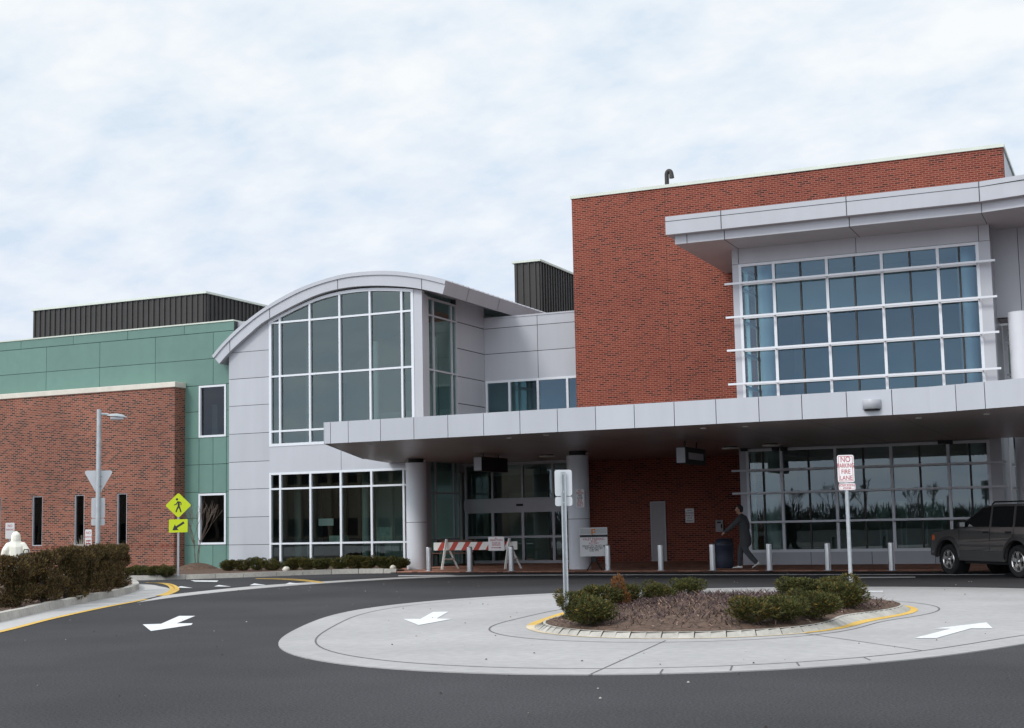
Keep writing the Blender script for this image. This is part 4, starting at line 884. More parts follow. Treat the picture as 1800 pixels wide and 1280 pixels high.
for a in [(0, 1036, 1096, 74, 54, 'front olive green shrub at the left end of the island', .14), (1, 1012, 1081, 50, 45, 'leftmost dark shrub crowding the sign post on the island', .14), (3, 1058, 1066, 62, 40, 'second row shrub behind the front left island shrub', .18), (3, 1104, 1058, 46, 34, 'shrub beside the rusty orange bush on the island', .2),
          (0, 1156, 1055, 54, 34, 'small rounded shrub standing alone near the island middle', .2), (2, 1207, 1050, 54, 36, 'rounded dark green shrub at the back middle of the island', .2),
          (1, 1326, 1092, 66, 46, 'front left shrub of the right hand island clump', .16), (2, 1378, 1090, 66, 46, 'front middle shrub of the right hand island clump', .15), (0, 1432, 1084, 72, 50, 'front shrub below the no parking post, right hand island clump', .15), (3, 1483, 1068, 66, 48, 'far right shrub at the edge of the island', .14),
          (2, 1412, 1056, 70, 44, 'back left shrub of the right hand island clump', .18), (1, 1462, 1052, 66, 42, 'back right shrub around the no parking post', .15)]:
    shrub(*a[:6], IG, a[6])
x, y = g(1089, 1064, .18); t = thing('shrub', 'rusty orange dead bush among the green island shrubs', 'shrub', (x, y, .16), 0, IG)
leaf_mesh('r', [(0, 0, .25, .1, .1, .24), (.08, 0, .12, .1, .1, .12), (-.06, .02, .34, .07, .07, .14)], 900, .05, ['rust_leaf', 'leaf_tan'], [.75, .25], seed=9).build('foliage', t); mb = MB(); mb.tube([(0, 0, -.02), (.02, 0, .4)], [.014, .005], 'bark', 5); mb.build('stem', t)
FG = 'low shrubs under the pavilion window'
fpx = [402, 428, 454, 480, 512, 538, 566, 596, 622, 648, 674, 702]
for i, px in enumerate(fpx):
    lab = ['leftmost low shrub, below the grey corner panels', 'second low shrub from the left, below the grey panels', 'third low shrub from the left, by the window corner', 'low shrub just left of the first gap in the window row', 'low shrub just right of the first gap in the window row', 'fifth low shrub left of the round column, counted before the tall middle ones', 'low shrub under the second wide pane of the pavilion window', 'low shrub under the middle of the pavilion window', 'low shrub under the third wide pane of the pavilion window', 'low shrub under the fourth wide pane of the pavilion window', 'second low shrub left of the round column', 'last low shrub, right against the round column'][i]
    shrub([3, 1, 2, 0][i % 4], px+R.uniform(-3, 3), 1003.5-.012*(px-400), 27+R.uniform(-2, 4), 20+R.uniform(0, 7), lab, FG, .1)
for i, px in enumerate((233, 254, 274, 293)):
    shrub([1, 2, 1, 2][i], px, 1013.5, 26, 20+(i == 2), ['leftmost of four small shrubs against the brick wing', 'second of four small shrubs against the brick wing', 'third of four small shrubs against the brick wing', 'small shrub nearest the yellow crossing sign'][i], 'small shrubs by the brick wing', .1)
# tall clipped hedge plants
HG = 'brown evergreen hedge plants in a row'
hp = []
for k in range(3):
    rr_ = random.Random(70+k); lb = []
    for i in range(26): lb.append((rr_.uniform(-.30, .30), rr_.uniform(-.28, .28), .1+.82*i/26+rr_.uniform(-.03, .03), rr_.uniform(.16, .24), rr_.uniform(.16, .24), rr_.uniform(.08, .13)))
    for i in range(5): lb.append((rr_.uniform(-.3, .3), rr_.uniform(-.28, .28), .9, .15, .15, .07+rr_.uniform(0, .05)))
    hp.append(leaf_mesh('h', lb, 9500, .055, ['hedge_leaf', 'hedge_green', 'hedge_dark', 'leaf_tan'], [.46, .22, .27, .05], seed=80+k, jit=.4))
hpos = [(-40, 1081, 980), (14, 1069, 978), (62, 1062, 971), (103, 1055, 963), (136, 1050, 961), (160, 1045, 959), (179, 1040, 958), (194, 1034, 958)]
hl = ['', 'first hedge plant from the left edge, below the hooded person', 'second hedge plant from the left edge, wide and flat topped', 'third hedge plant from the left edge', 'hedge plant two left of the lamp post', 'hedge plant directly behind the lamp post', 'hedge plant just right of the lamp post', 'last hedge plant at the right end of the row']
hm = []
for i, (px, py, pt) in enumerate(hpos):
    x, y = g(px, py, .115); h_ = zat(x, y, pt)-.115; k = i % 3
    sc = ((1.0, 1.0) if i < 5 else (.84, .84))+(h_/.98,)
    if i == 0: continue
    if k >= len(hm) or not any(q[0] == k for q in hm):
        t = thing('hedge_plant', hl[i], 'hedge', (x-.15, y+.35, .1), 1.0, HG); hp[k].build('foliage', t); mb = MB(); mb.tube([(0, 0, -.02), (0, 0, .7)], [.035, .015], 'bark_dark', 6); mb.build('stem', t); t.scale = sc; hm.append((k, t))
    else: dup([q for q in hm if q[0] == k][0][1], (x-.15, y+.35, .1), 1.0+R.uniform(-.1, .1)+(pi if i > 4 else 0), hl[i], HG, sc)
x, y = g(193, 1020, .115)
t = thing('shrub', 'rusty brown dead bush at the foot of the hedge end', 'shrub', (*g(190, 1032, .12), .1), 0, None)
leaf_mesh('r', [(0, 0, .2, .12, .12, .2), (.08, 0, .1, .1, .1, .1)], 700, .05, ['rust_leaf', 'leaf_tan'], [.8, .2], seed=19).build('foliage', t); mb = MB(); mb.tube([(0, 0, -.02), (.02, 0, .3)], [.014, .005], 'bark', 5); mb.build('stem', t)
# ground cover on the island and litter
mb = MB(); q = random.Random(5)
for _ in range(15000):
    a = q.uniform(0, 2*pi); rr_ = sqrt(q.random())*.93; r_ = pol(ISL, a)*rr_; x, y = CC[0]+r_*cos(a), CC[1]+r_*sin(a)
    dens = .55+.45*sin(x*2.1+1)*sin(y*1.7)
    if y < CC[1]-.9+.5*sin(x*1.7) and q.random() < .45: continue
    if rr_ > .8 and q.random() < .6: continue
    if q.random() > dens+.25: continue
    z = bedz(x, y); L = q.uniform(.03, .085)*(1.5 if y > CC[1]+1 else 1); w = .004+q.random()*.006; tx, ty = q.uniform(-1.6, 1.6), q.uniform(-1.6, 1.6); pm = q.choices(['purple', 'purple_lite', 'chip_dark', 'chip'], [.5, .2, .22, .08])[0]; b = q.uniform(0, 6.28)
    p = Vector((x, y, z)); tp = p+Vector((tx*L, ty*L, L)); sd = Vector((cos(b)*w, sin(b)*w, 0)); mb.face([p-sd, p+sd, tp+sd*.3, tp-sd*.3], pm)
    if q.random() < .5: m_ = p+(tp-p)*.6; sd2 = Vector((cos(b+1.5)*.03, sin(b+1.5)*.03, .01)); mb.face([m_-sd2*.7, m_+sd, m_+sd2, m_-sd], pm)
o = struct(mb, 'ground_cover', 'stuff'); tag(o, 'purple brown heathery ground cover over the island bed', 'ground cover')
mb = MB()
def chip(x, y, z, L, m): b = q.uniform(0, 6.28); t_ = Vector((cos(b), sin(b), q.uniform(-.3, .5)))*L; sd = Vector((-sin(b), cos(b), q.uniform(-.4, .4)))*L*.4; p = Vector((x, y, z)); mb.face([p-t_, p+sd, p+t_, p-sd], m)
for _ in range(2200):
    a = q.uniform(0, 2*pi); r_ = pol(ISL, a)*sqrt(q.random())*.985; x, y = CC[0]+r_*cos(a), CC[1]+r_*sin(a); chip(x, y, bedz(x, y)+.02, q.uniform(.015, .04), q.choice(['chip', 'chip_dark', 'chip_dark', 'mulch']))
for _ in range(2600):
    i = q.randrange(len(KP)-8); f_ = q.uniform(.2, 1.3); x, y = KP[i][0], KP[i][1]; dx, dy = KP[i+1][0]-x, KP[i+1][1]-y; l = hypot(dx, dy) or 1; e = q.random()
    chip(x+dx*e-dy/l*f_, y+dy*e+dx/l*f_, .13, q.uniform(.015, .04), q.choice(['chip', 'chip_dark', 'chip_dark', 'mulch', 'chip_dark']))
o = struct(mb, 'leaf_litter', 'stuff'); tag(o, 'dry leaf litter and bark chips scattered on the mulch beds', 'leaf litter')
# pale stones between the shrubs
for px, py, w_, lab in ((1133, 1058, 14, 'pale stone between two green shrubs on the island'), (503, 1002, 13, 'pale stone in the first gap of the window shrubs'), (691, 999, 12, 'pale stone near the last window shrub by the column')):
    x, y = g(px, py, .14); s = mpp(x, y); t = MB(); rr_ = random.Random(px); vs = []; a_, b_ = 10, 6
    for i in range(b_+1):
        for k in range(a_): u, v = pi*i/b_, 2*pi*k/a_; r_ = w_*s*.5*(1+rr_.uniform(-.12, .12)); vs.append((x+r_*sin(u)*cos(v), y+r_*sin(u)*sin(v), .16+r_*.75*cos(u)))
    t.mesh(vs, [(i*a_+k, i*a_+(k+1) % a_, (i+1)*a_+(k+1) % a_, (i+1)*a_+k) for i in range(b_) for k in range(a_)], 'stone', True); o = t.build('stone', None, (x, y, .1)); tag(o, lab, 'stone', 'pale stones among the shrubs')
# bare trees: recursive branching
def bare(mb, p, d, L, r, depth, rnd, m, n=5, minr=.004):
    p2 = p+d*L; pm = p+d*L*.5+Vector((rnd.uniform(-1, 1), rnd.uniform(-1, 1), 0))*L*.04
    mb.tube([p, pm, p2], [r, r*.86, r*.72], m, n, cap=False)
    if depth == 0: return
    for _ in range(rnd.choice((2, 3, 3))):
        ax = Vector((rnd.uniform(-1, 1), rnd.uniform(-1, 1), rnd.uniform(-.2, .6))); nd = (d+ax*rnd.uniform(.35, .65)).normalized(); nd.z = nd.z*.9+.12
        bare(mb, p+(p2-p)*rnd.uniform(.65, 1), nd.normalized(), L*rnd.uniform(.6, .82), max(minr, r*.58), depth-1, rnd, m, n, minr)
x, y = -30.9, 39.0; x, y = g(346, 1002, .06)
t = thing('sapling', 'slender bare multi-stemmed sapling in a mulch mound before the green wall window', 'tree', (x, y, .05)); rnd = random.Random(3)
for k in range(4):
    mb = MB(); a = k*1.6; bare(mb, Vector((cos(a)*.05, sin(a)*.05, 0)), Vector((cos(a)*.10, sin(a)*.1, 1)).normalized(), 1.05, .016, 3, rnd, 'bark', 4, .005); mb.build('trunk', t)
mb = MB(); vs = []; a_, b_ = 20, 5
for i in range(b_+1):
    for k in range(a_): f_ = 1-i/b_; th = 2*pi*k/a_; vs.append((cos(th)*.85*f_, sin(th)*.85*f_, .26*(1-f_*f_)+R.uniform(-.01, .01)-.01))
mb.mesh(vs, [(i*a_+k, i*a_+(k+1) % a_, (i+1)*a_+(k+1) % a_, (i+1)*a_+k) for i in range(b_) for k in range(a_)], 'mulch', True); mb.build('mulch_mound', t)
x, y = onY(143, 960, 38.5)[0], 38.5
t = MB(); q2 = random.Random(8)
for _ in range(70):
    a = q2.uniform(0, 6.28); L = q2.uniform(.7, 1.5); l = q2.uniform(.1, .5)
    t.tube([(x, y, .02), (x+cos(a)*l*.3, y+sin(a)*l*.3, L*.6), (x+cos(a)*l, y+sin(a)*l, L*q2.uniform(.85, 1))], [.008, .006, .002], 'dry_grass', 3, cap=False)
o = t.build('dry_grass', None, (x, y, 0)); tag(o, 'tuft of pale dry ornamental grass before the brick slit window', 'plant')
# bare wood and dark bushes behind the viewer, mirrored in the glass
mb = MB(); rnd = random.Random(12)
for k in range(26): bare(mb, Vector((-66+3.6*k+rnd.uniform(-2, 2), -74+rnd.uniform(-10, 10), 0)), Vector((0, 0, 1)), rnd.uniform(1.4, 2.1), .10, 5, rnd, 'bark', 3, .024)
for k in range(12): bare(mb, Vector((-150+8*k+rnd.uniform(-2, 2), -66+rnd.uniform(-3, 3), 0)), Vector((0, 0, 1)), rnd.uniform(3, 3.8), .2, 5, rnd, 'bark_dark', 3, .024)
o = struct(mb, 'far_wood', 'stuff'); tag(o, 'bare winter wood across the road, mirrored in the glass', 'wood')
mb = leaf_mesh('s', [(-70+1.5*i, -54+rnd.uniform(-3, 3), rnd.uniform(.4, .8), 2.0, 1.6, rnd.uniform(.9, 1.9)) for i in range(70)], 30000, .8, ['hedge_dark', 'bark_dark', 'wood'], [.5, .4, .1], seed=77, asp=.12, up=1.2)
o = struct(mb, 'far_scrub', 'stuff'); tag(o, 'dark twiggy scrub along the far verge', 'scrub')
t = thing('office_building', 'long low tan ribbed building across the road, mirrored in the pavilion windows', 'building', (-110, -46, 0)); O = (-110, -46, 0)
mb = MB(); mb.box(-170, -64, -60, -46, 0, 8.4, 'tan_wall')
x = -169.
while x < -64.5: mb.box(x-.2, x+.2, -45.999, -45.6, 0, 8.4, 'tan_wall'); x += 1.9
mb.build('wall', t, O)
mb = MB(); mb.box(-169.5, -64.5, -45.997, -45.98, 6.0, 7.7, 'black'); mb.build('window_band', t, O)
mb = MB(); mb.box(-169.5, -64.5, -45.997, -45.98, .3, 2.2, 'black'); mb.build('window_band', t, O)

mb = MB(); q = random.Random(44)
for _ in range(420):
    x, y = q.uniform(-24, 8), q.uniform(7, 37)
    dx, dy = x-CC[0], y-CC[1]
    if x < -15-.35*(y-11): continue
    L = q.uniform(.006, .018); b_ = q.uniform(0, 6.28); c_, s_ = cos(b_)*L, sin(b_)*L; z = .006 if hypot(dx, dy) > pol(OUT, atan2(dy, dx)) else .018
    if hypot(dx, dy) < pol(YEL, atan2(dy, dx)): continue
    mb.mesh([(x-c_, y-s_, z), (x+s_, y-c_, z), (x+c_, y+s_, z), (x-s_, y+c_, z), (x, y, z+L*.8)], [(0, 1, 4), (1, 2, 4), (2, 3, 4), (3, 0, 4)], q.choice(['kerb_stone', 'chip', 'chip_dark', 'chip_dark']))
o = struct(mb, 'road_grit', 'stuff'); tag(o, 'scattered grit and leaf scraps on the road', 'grit')
# ================================================================== people
def skin(name, nodes, edges, m, parent, vox=.011, smooth=6):
    """limbs given as nodes (position, radius or (depth, width)) and edges -> one continuous remeshed surface"""
    mb = MB(); R2 = lambda r: r if isinstance(r, tuple) else (r, r)
    def blob(c, rx, ry):
        a_, b_ = 10, 7; rz = (rx+ry)/2*.98; vs = []
        for i in range(b_+1):
            for k in range(a_): u, v = pi*i/b_, 2*pi*k/a_; vs.append((c[0]+rx*sin(u)*cos(v), c[1]+ry*sin(u)*sin(v), c[2]+rz*cos(u)))
        mb.mesh(vs, [(i*a_+k, (i+1)*a_+k, (i+1)*a_+(k+1) % a_, i*a_+(k+1) % a_) for i in range(b_) for k in range(a_)], m)
    for i, j in edges:
        p, q = Vector(nodes[i][0]), Vector(nodes[j][0]); r, s = R2(nodes[i][1]), R2(nodes[j][1]); n_ = max(2, int((q-p).length/(.35*min(r+s)))+1)
        for t in range(n_+1): f = t/n_; blob(p+(q-p)*f, r[0]+(s[0]-r[0])*f, r[1]+(s[1]-r[1])*f)
    ob = mb.build(name, parent)
    md = ob.modifiers.new('r', 'REMESH'); md.mode = 'VOXEL'; md.voxel_size = vox; md.use_smooth_shade = True
    sm = ob.modifiers.new('s', 'SMOOTH'); sm.iterations = smooth; sm.factor = .5
    bpy.context.view_layer.update(); old = ob.data
    nm = bpy.data.meshes.new_from_object(ob.evaluated_get(bpy.context.evaluated_depsgraph_get())); ob.modifiers.clear(); ob.data = nm; bpy.data.meshes.remove(old); nm.name = name
    if not nm.materials: nm.materials.append(M[m])
    for q in nm.polygons: q.use_smooth = True
    return ob
def chain(nodes, edges, start, pts):
    i = start
    for p, r in pts: nodes.append((p, r)); edges.append((i, len(nodes)-1)); i = len(nodes)-1
    return i
def hand(nodes, edges, wrist, wp, d, nrm):
    """palm with four bent fingers of unequal length and a thumb leaving the side of the palm"""
    d = Vector(d).normalized(); nv = Vector(nrm).normalized(); sd = d.cross(nv).normalized(); wp = Vector(wp)
    palm = chain(nodes, edges, wrist, [(wp+d*.045, (.036, .024)), (wp+d*.085, (.038, .02))])
    for k, L in enumerate((.072, .082, .077, .06)):
        b = wp+d*.092+sd*(.03-.02*k); chain(nodes, edges, palm, [(b, .0095), (b+d*L*.5-nv*L*.12, .009), (b+d*L*.85-nv*L*.42, .008)])
    b = wp+d*.04+sd*.042; chain(nodes, edges, palm-1, [(b, .011), (b+d*.035+sd*.016-nv*.012, .0095), (b+d*.062+sd*.012-nv*.03, .008)])
def shoe(parent, heel, toe, z0, lift, m='shoe'):
    mb = MB(); h = Vector(heel); t = Vector(toe); n_ = 9; q = 12; vs = []
    ws = [.03, .042, .044, .042, .045, .05, .05, .042, .02]; hs = [.075, .1, .105, .09, .07, .06, .055, .045, .02]
    for i in range(n_):
        c = h+(t-h)*i/(n_-1); dx = (t-h).normalized(); sd = Vector((-dx.y, dx.x, 0))
        for k in range(q):
            a = 2*pi*k/q; up_ = max(-.35, sin(a)); vs.append(c+sd*cos(a)*ws[i]+Vector((0, 0, 1))*(hs[i]*.38+up_*hs[i]*.62))
    mb.mesh(vs, [(i*q+k, i*q+(k+1) % q, (i+1)*q+(k+1) % q, (i+1)*q+k) for i in range(n_-1) for k in range(q)], m, True); mb.face(vs[:q][::-1], m); mb.face(vs[-q:], m)
    return mb.build('shoe', parent)
x, y = g(1311, 999.5, .05)
t = thing('person', 'walking person in a dark grey suit and white shoes reaching towards the trash can', 'person', (x, y, .05), pi-.1)
nd = [((0, 0, .95), (.10, .14))]; ed = []
ch_ = chain(nd, ed, 0, [((.02, 0, 1.15), (.10, .135)), ((.05, 0, 1.36), (.11, .16)), ((.07, 0, 1.46), (.06, .09))])
nk = chain(nd, ed, ch_, [((.10, 0, 1.55), .054)]); hd = chain(nd, ed, nk, [((.15, 0, 1.615), (.075, .066)), ((.145, 0, 1.675), (.098, .078)), ((.13, 0, 1.71), (.098, .08))])
chain(nd, ed, hd-1, [((.235, 0, 1.675), .02), ((.252, 0, 1.65), .014)]); chain(nd, ed, hd-2, [((.2, 0, 1.575), .026)])
for s_ in (1, -1): chain(nd, ed, hd-1, [((.125, .075*s_, 1.665), (.03, .016))])
LA = [(.06, .17, 1.42), (.17, .235, 1.31), (.27, .25, 1.21), (.40, .22, 1.12), (.51, .195, 1.045)]; RA_ = [(.05, -.17, 1.42), (0, -.23, 1.28), (-.01, -.25, 1.16), (.06, -.24, 1.03), (.11, -.225, .93)]
for A_, d_, n_ in ((LA, (.8, -.1, -.55), (.45, .6, .6)), (RA_, (.3, 0, -.95), (.2, -.9, 0))):
    e_ = chain(nd, ed, 2, list(zip(A_, (.065, .05, .045, .037, .03)))); hand(nd, ed, e_, A_[-1], d_, n_)
LEG = {-.09: [(.10, -.09, .70), (.17, -.09, .50), (.21, -.09, .30), (.21, -.09, .10)], .09: [(-.01, .09, .70), (-.07, .09, .50), (-.22, .095, .32), (-.36, .1, .16)]}
for hx in LEG: h0 = chain(nd, ed, 0, [((0, hx, .9), .085)]); chain(nd, ed, h0, list(zip(LEG[hx], (.075, .055, .05, .036))))
skin('body', nd, ed, 'skin', t, .0075, 3)
nd = [((-.01, 0, .95), (.155, .19))]; ed = []
chain(nd, ed, 0, [((-.025, 0, .83), (.17, .20)), ((-.03, 0, .76), (.165, .20))])
chain(nd, ed, 0, [((.01, 0, 1.12), (.15, .18)), ((.04, 0, 1.30), (.155, .19)), ((.06, 0, 1.41), (.12, .16)), ((.08, 0, 1.49), (.075, .085))])
for A_ in (LA, RA_): A2 = A_[:-1]+[tuple(Vector(A_[-2])+(Vector(A_[-1])-Vector(A_[-2]))*.85)]; chain(nd, ed, 4, list(zip(A2, (.092, .08, .073, .062, .054))))
skin('jacket', nd, ed, 'suit', t)
nd = [((0, 0, .90), (.13, .16))]; ed = []
LEG2 = {-.09: [(.10, -.09, .70), (.17, -.09, .50), (.20, -.09, .30), (.20, -.09, .12)], .09: [(-.01, .09, .70), (-.07, .09, .50), (-.21, .095, .33), (-.345, .1, .185)]}
for hx in LEG2: h0 = chain(nd, ed, 0, [((0, hx, .86), .115)]); chain(nd, ed, h0, list(zip(LEG2[hx], (.102, .09, .08, .07))))
skin('trousers', nd, ed, 'suit', t)
shoe(t, (.13, -.09, .0), (.43, -.09, .0), 0, 0); shoe(t, (-.44, .1, .12), (-.22, .1, 0.005), 0, 0)
nd = [((.105, 0, 1.715), (.098, .085))]; ed = []; chain(nd, ed, 0, [((.135, 0, 1.75), (.085, .07))]); chain(nd, ed, 0, [((.075, 0, 1.65), (.06, .075))]); skin('hair', nd, ed, 'hair', t, .01)
mb = MB()
for s_ in (1, -1):
    mb = MB(); mb.lathe([(0, 1.677), (.011, 1.682), (.013, 1.687), (.011, 1.692), (0, 1.697)], 'black', 8, c=(.228, .034*s_, 0)); mb.build('eye', t)
# hooded person behind the hedge, seen from the back
dx_ = ray(27, 1000); k_ = 33.5/dx_.dot(fw)*1; x, y = dx_.x*k_, dx_.y*k_
hp_ = zat(x, y, 934.5); sc = (hp_-.03)/1.66
t = thing('person', 'person in a hooded cream white jacket seen from behind above the hedge', 'person', (x, y, .03), facecam(x, y)+pi/2); t.scale = (sc, sc*1.08, sc)
nd = [((0, 0, .85), (.10, .13))]; ed = []
c_ = chain(nd, ed, 0, [((.02, 0, 1.05), (.1, .125)), ((.03, 0, 1.24), (.105, .15)), ((.04, 0, 1.34), (.06, .08)), ((.06, 0, 1.41), .052)]); hd = chain(nd, ed, c_, [((.10, 0, 1.46), .068), ((.095, 0, 1.52), (.09, .075)), ((.08, 0, 1.56), (.085, .075))]); chain(nd, ed, hd-1, [((.185, 0, 1.51), .018)])
ARM = [(.03, .16, 1.28), (-.01, .235, 1.16), (.01, .265, 1.03), (.13, .21, .97), (.25, .15, .98)]
for s_ in (1, -1):
    A_ = [(a, b*s_, c) for a, b, c in ARM]; e_ = chain(nd, ed, 2, list(zip(A_, (.06, .05, .043, .036, .028)))); hand(nd, ed, e_, A_[-1], (.7, -.5*s_, .2), (.2, .6*s_, .5))
    h0 = chain(nd, ed, 0, [((0, .085*s_, .8), .085)]); chain(nd, ed, h0, [((.01, .09*s_, .6), .07), ((0, .09*s_, .42), .055), ((-.01, .09*s_, .2), .045), ((-.01, .09*s_, .07), .034)])
skin('body', nd, ed, 'skin', t, .0075, 3)
nd = [((.0, 0, .85), (.16, .215))]; ed = []; chain(nd, ed, 0, [((-.0, 0, .70), (.16, .21))])
c_ = chain(nd, ed, 0, [((.01, 0, 1.05), (.155, .205)), ((.02, 0, 1.2), (.15, .205)), ((.035, 0, 1.30), (.125, .17)), ((.045, 0, 1.38), (.11, .125)), ((.05, 0, 1.45), (.125, .125)), ((.055, 0, 1.53), (.125, .118)), ((.06, 0, 1.58), (.095, .085))])
for s_ in (1, -1): chain(nd, ed, 3, list(zip([(a, b*s_, c) for a, b, c in ARM[:-1]]+[(.215, .165*s_, .975)], (.10, .095, .09, .072, .056))))
skin('jacket', nd, ed, 'cream', t, .012, 4)
nd = [((0, 0, .78), (.13, .17))]; ed = []
for s_ in (1, -1): h0 = chain(nd, ed, 0, [((0, .085*s_, .74), .11)]); chain(nd, ed, h0, [((.01, .09*s_, .6), .09), ((0, .09*s_, .42), .075), ((-.01, .09*s_, .1), .065)])
skin('trousers', nd, ed, 'suit_dark', t)
for s_ in (1, -1): shoe(t, (-.08, .09*s_, 0), (.17, .09*s_, 0), 0, 0, 'black')
x2, y2 = onY(46, 975, y-.2)[0], y-.2
t = thing('handbag', 'small dark bag on the right side of the hooded person', 'bag', (x2, y2, .75)); zt = zat(x2, y2, 966)-.75
mb = MB(); mb.box(-.14, .14, -.06, .06, zt-.28, zt-.08, 'black'); mb.build('pouch', t, bevel=.03); mb = MB(); mb.tube([(-.1, 0, zt-.1), (-.06, 0, zt), (.06, 0, zt), (.1, 0, zt-.1)], .012, 'black', 6); mb.build('strap', t)
Yb = 31.; xa, za = onY(48, 971.5, Yb); xb_, _ = onY(84, 971, Yb)
t = thing('bench', 'dark slatted bench whose back rail shows just above the hedge', 'bench', (xa, Yb, .03), -.1); L = xb_-xa; mb = MB(); mb.box(0, L, -.02, .02, za-.14, za-.03, 'bronze'); mb.box(0, L, -.02, .02, za-.3, za-.18, 'bronze'); mb.build('backrest', t)
mb = MB(); mb.box(0, L, -.45, -.02, .42, .46, 'bronze'); mb.build('seat', t)
for q_ in (.05, L-.1): mb = MB(); mb.box(q_, q_+.05, -.4, -.35, 0, .42, 'black'); mb.box(q_, q_+.05, .021, .06, 0, za-.03, 'black'); mb.build('leg', t)
# ================================================================== parked car (front at +x, left side +y)
pf, pr = Vector((*g(1668, 1010), 0)), Vector((*g(1776, 1015.5), 0)); dd = (pf-pr).normalized()
ang = atan2(dd.y, dd.x); print('car', (pf-pr).length, math.degrees(ang))
CAR_ANG = radians(131); dd = Vector((cos(CAR_ANG), sin(CAR_ANG), 0)); lf = Vector((-dd.y, dd.x, 0))
c = pf-dd*1.345-lf*.86
car = thing('parked_car', 'dark grey boxy four door off-road car with silver wheels in front of the bay', 'car', (c.x, c.y, 0), CAR_ANG)
def arc(cx, cz, r, a0, a1, k=10): return [(cx+r*cos(radians(a0+(a1-a0)*i/k)), cz+r*sin(radians(a0+(a1-a0)*i/k))) for i in range(k+1)]
FA, RA = 1.345, -1.345
low = [(2.06, .45)]+[(2.12, .52), (2.13, .66), (2.08, .74), (2.06, .98), (2.0, 1.03), (1.6, 1.075), (.98, 1.12), (-2.30, 1.15), (-2.36, .95), (-2.38, .72), (-2.40, .52), (-2.34, .44)]+[(RA-.46, .44)]+arc(RA, .40, .455, 175, 5)+[(RA+.46, .36), (FA-.46, .36)]+arc(FA, .40, .455, 175, 5)+[(FA+.46, .45)]
mb = MB(); HW = .84
ns = [(-HW, .0), (-HW+.001, .0)]
# lower shell with a slight barrel to the flanks
secs = [(-HW+.03, .97), (-HW-.01, .995), (-.4, 1.0), (.4, 1.0), (HW+.01, .995), (HW-.03, .97)]
def sc_(p, k): return (p[0]*k, p[1]) 
n_ = len(low)
flk = lambda z: .035*max(0, (z-.62)/.53)**1.5+.02*max(0, (.62-z)/.3)
vs = []
for sy in (-1, 1):
    for (px_, pz) in low: vs.append((px_, sy*(HW+.02-flk(pz)-.05*max(0, (px_-1.75)/.4)-.03*max(0, (-px_-2.1)/.3)), pz))
mb.mesh(vs, [list(range(n_))[::-1], list(range(n_, 2*n_))]+[(i, (i+1) % n_, n_+(i+1) % n_, n_+i) for i in range(n_)], 'car_paint')
body = mb.build('body', car, bevel=.022)
mb = MB()                                        # cabin
zb_, zr = 1.13, 1.66
def cab(u, side, z):
    f_ = (z-zb_)/(zr-zb_); return (u, side*(.805-.155*f_), z)
bot = [(1.0, zb_), (-2.28, zb_)]; top = [(.12, zr-.03), (-.3, zr+.03), (-1.9, zr+.03), (-2.10, zr-.03)]
pl = [(1.02, zb_)]+top+[(-2.28, zb_)]; vs = [cab(u, -1, z) for u, z in pl]+[cab(u, 1, z) for u, z in pl]; m_ = len(pl)
mb.mesh(vs, [list(range(m_))[::-1], list(range(m_, 2*m_))]+[(i, (i+1) % m_, m_+(i+1) % m_, m_+i) for i in range(m_)], 'car_paint'); mb.build('cabin', car, bevel=.03)
for s_ in (1, -1):
    for nm, qd in (('door_window', [(.86, 1.165), (.09, 1.60), (-.22, 1.635), (-.28, 1.165)]), ('door_window', [(-.37, 1.165), (-.31, 1.635), (-1.08, 1.635), (-1.14, 1.165)]), ('quarter_window', [(-1.24, 1.165), (-1.19, 1.635), (-1.98, 1.62), (-2.16, 1.165)])):
        mb = MB(); o_ = .006; mb.face([(u, cab(u, s_, z)[1]+o_*s_, z+.002) for u, z in (qd if s_ < 0 else qd[::-1])], 'car_glass'); wg = mb.build(nm, car)
        mb = MB(); path = [(u, cab(u, s_, z)[1]+.006*s_, z) for u, z in qd]; mb.tube(path+[path[0]], .009, 'black', 4, cap=False); mb.build('seal', wg)
mb = MB(); ya, yb_ = .70, .56; mb.face([(1.0, -ya, 1.16), (1.0, ya, 1.16), (.15, yb_, 1.625), (.15, -yb_, 1.625)], 'car_glass'); o = mb.build('windscreen', car); 
for v in o.data.vertices: v.co += Vector((.012, 0, .018))
mb = MB(); mb.face([(-2.285, ya, 1.18), (-2.285, -ya, 1.18), (-2.125, -yb_, 1.61), (-2.125, yb_, 1.61)], 'car_glass'); o = mb.build('rear_window', car)
for v in o.data.vertices: v.co += Vector((-.012, 0, .005))
